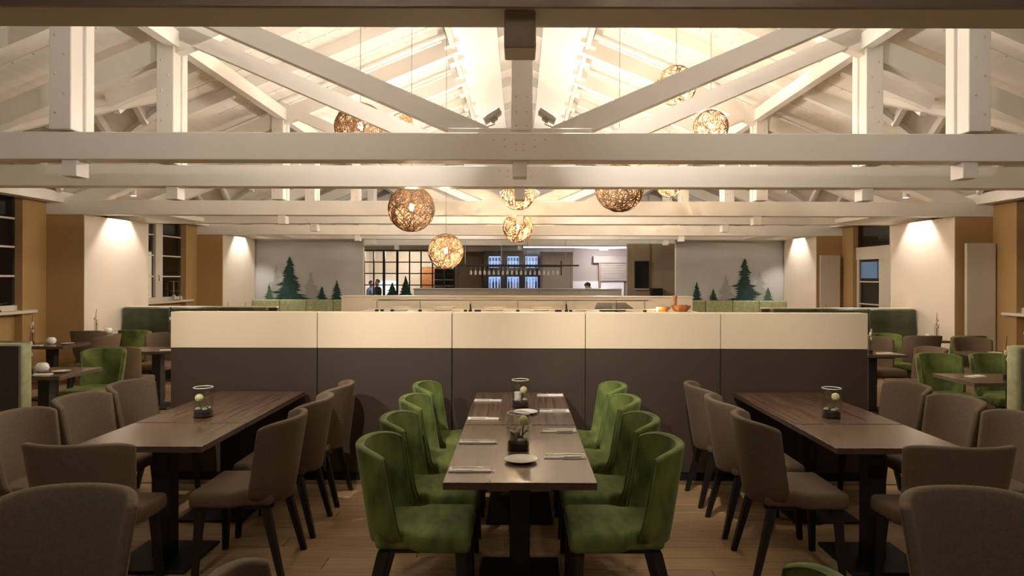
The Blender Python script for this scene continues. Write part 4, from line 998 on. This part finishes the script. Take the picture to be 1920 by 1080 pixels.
for (x, y, wv, c) in ((-4.2, 25.2, 26, (1, 0.92, 0.84)), (3.0, 24.0, 20, (0.95, 0.93, 1.0))):  # unseen lamps added to light the rooms behind bar and grid window
    cl = thing('added_room_lamp', 'flat round lamp added to light the room behind the bar', 'ceiling lamp', (x, y, 2.74), 0, 'added lamps behind the bar')
    obj('diffuser', LT([(0, -0.06), (0.14, -0.055), (0.16, -0.01), (0, -0.01)], 20), 'lamp_lens', cl, True); obj('base', LT([(0, -0.01), (0.17, -0.01), (0.17, 0), (0, 0)], 20), 'white_paint', cl)
    lamp('added_room_light', 'POINT', (0, 0, -0.14), wv, c, cl, 0.1)

# ------------------------------------------------------------------ people in the back
def person(loc, rz, label, shirt, hgt=1.0, bend=0.0, cap=False):
    """one skinned body; bend leans the torso forward (+Y local)"""
    me = bpy.data.meshes.new('body'); V, E, R = [], [], []
    def add(p, r, par=None):
        V.append(p); R.append(r)
        if par is not None: E.append((par, len(V)-1))
        return len(V)-1
    cb_, sb_ = math.cos(bend), math.sin(bend)
    def tor(x, y, z):           # torso point above the pelvis, leaned
        return (x, y*cb_+z*sb_, 0.92+z*cb_-y*sb_)
    pel = add((0, 0, 0.92), 0.125); wa = add(tor(0, 0, 0.16), 0.115, pel); ch = add(tor(0, 0, 0.36), 0.135, wa); nk0 = add(tor(0, 0.0, 0.50), 0.075, ch)
    nk = add(tor(0, 0.01, 0.56), 0.052, nk0); h1 = add(tor(0, 0.02, 0.63), 0.075, nk); h2 = add(tor(0, 0.02, 0.72), 0.085, h1); h3 = add(tor(0, 0.01, 0.79), 0.055, h2)
    add(tor(0, 0.105, 0.67), 0.016, h1)
    for s in (-1, 1):
        hp = add((s*0.09, 0, 0.86), 0.088, pel); kn = add((s*0.10, 0.02, 0.48), 0.058, hp); an = add((s*0.10, 0, 0.09), 0.040, kn); add((s*0.11, 0.15, 0.04), 0.034, an)
        sh_ = add(tor(s*0.17, 0, 0.45), 0.062, nk0); el = add(tor(s*0.23, 0.04, 0.20), 0.044, sh_)
        e = V[el]; wr_ = add((e[0]-s*0.03, e[1]+0.22, e[2]+0.0), 0.028, el); w_ = V[wr_]; pm_ = add((w_[0], w_[1]+0.07, w_[2]), 0.026, wr_); q = V[pm_]
        for k, ln in enumerate((0.065, 0.078, 0.072, 0.055)):
            f1 = add((q[0]+(k-1.5)*0.018, q[1]+ln*0.6, q[2]-0.008), 0.0085, pm_); add((q[0]+(k-1.5)*0.02, q[1]+ln, q[2]-0.03), 0.0075, f1)
        t1 = add((w_[0]-s*0.035, w_[1]+0.05, w_[2]), 0.010, wr_); add((w_[0]-s*0.045, w_[1]+0.085, w_[2]-0.01), 0.008, t1)
    me.from_pydata(V, E, []); tmp = bpy.data.objects.new('tmp_body', me); C.objects.link(tmp)
    sk = tmp.modifiers.new('skin', 'SKIN')
    for i, r in enumerate(R): me.skin_vertices[0].data[i].radius = (r, r)
    me.skin_vertices[0].data[0].use_root = True
    tmp.modifiers.new('sub', 'SUBSURF').levels = 2; tmp.modifiers['sub'].render_levels = 2
    dg = bpy.context.evaluated_depsgraph_get(); new = bpy.data.meshes.new_from_object(tmp.evaluated_get(dg)); bpy.data.objects.remove(tmp)
    new.materials.clear()
    for m in ('skin', shirt, 'trousers'): new.materials.append(MATS[m])
    nkp = Vector(tor(0, 0, 0.53)); ax = Vector((0, sb_, cb_))
    for p in new.polygons:
        c = p.center; p.use_smooth = True
        if (c-nkp).dot(ax) > 0.0 and abs(c.x) < 0.13: p.material_index = 0
        elif c.z > 0.90 or (c-Vector((0, 0, 0.92))).dot(ax) > 0.02:
            p.material_index = 0 if (c.y > V[13][1] and abs(c.x) > 0.15 and c.y > Vector(tor(0, 0.10, 0.2)).y+0.1) else 1
        else: p.material_index = 2
    t = thing('person', label, 'person', loc, rz); t.scale = (hgt, hgt, hgt)
    b = bpy.data.objects.new('body', new); C.objects.link(b); b.parent = t
    hc = Vector(tor(0, -0.012, 0.735)); bm = blob((0, 0, 0), 0.098, 3, (0.92, 1.05, 1.0), 0.01)
    for v in list(bm.verts):
        if v.co.y > 0.035 and v.co.z < 0.045: v.co.y = 0.035-0.2*(0.045-v.co.z)
        if v.co.z < -0.075: v.co.z = -0.075
    bmesh.ops.transform(bm, matrix=Matrix.Translation(hc) @ Matrix.Rotation(-bend, 4, 'X'), verts=bm.verts); obj('hair', bm, 'hair', t, True)
    for s in (-1, 1):
        obj('eye', blob(tor(s*0.032, 0.098, 0.70), 0.010, 1), 'hair', t); obj('ear', blob(tor(s*0.084, 0.01, 0.69), 0.022, 1, (0.5, 1, 1.3)), 'skin', t)
    bm = bmesh.new(); m0 = Vector(tor(-0.022, 0.100, 0.635)); m1 = Vector(tor(0.022, 0.100, 0.635)); bar(bm, m0, m1, 0.012, 0.007); obj('mouth', bm, 'copper_bowl', t)
    return t
person((2.55, 20.35, 0), PI/2, 'person with dark hair bending down behind the bar counter', 'shirt_white', 1.0, 0.75)
person((-5.12, 24.4, 0), 2.4, 'person with dark hair in black clothes behind the grid window', 'shirt_black', 0.93, 0.05)
person((-5.55, 24.9, 0), -2.0, 'person in a light blue top behind the grid window', 'shirt_blue', 0.90, 0.12)
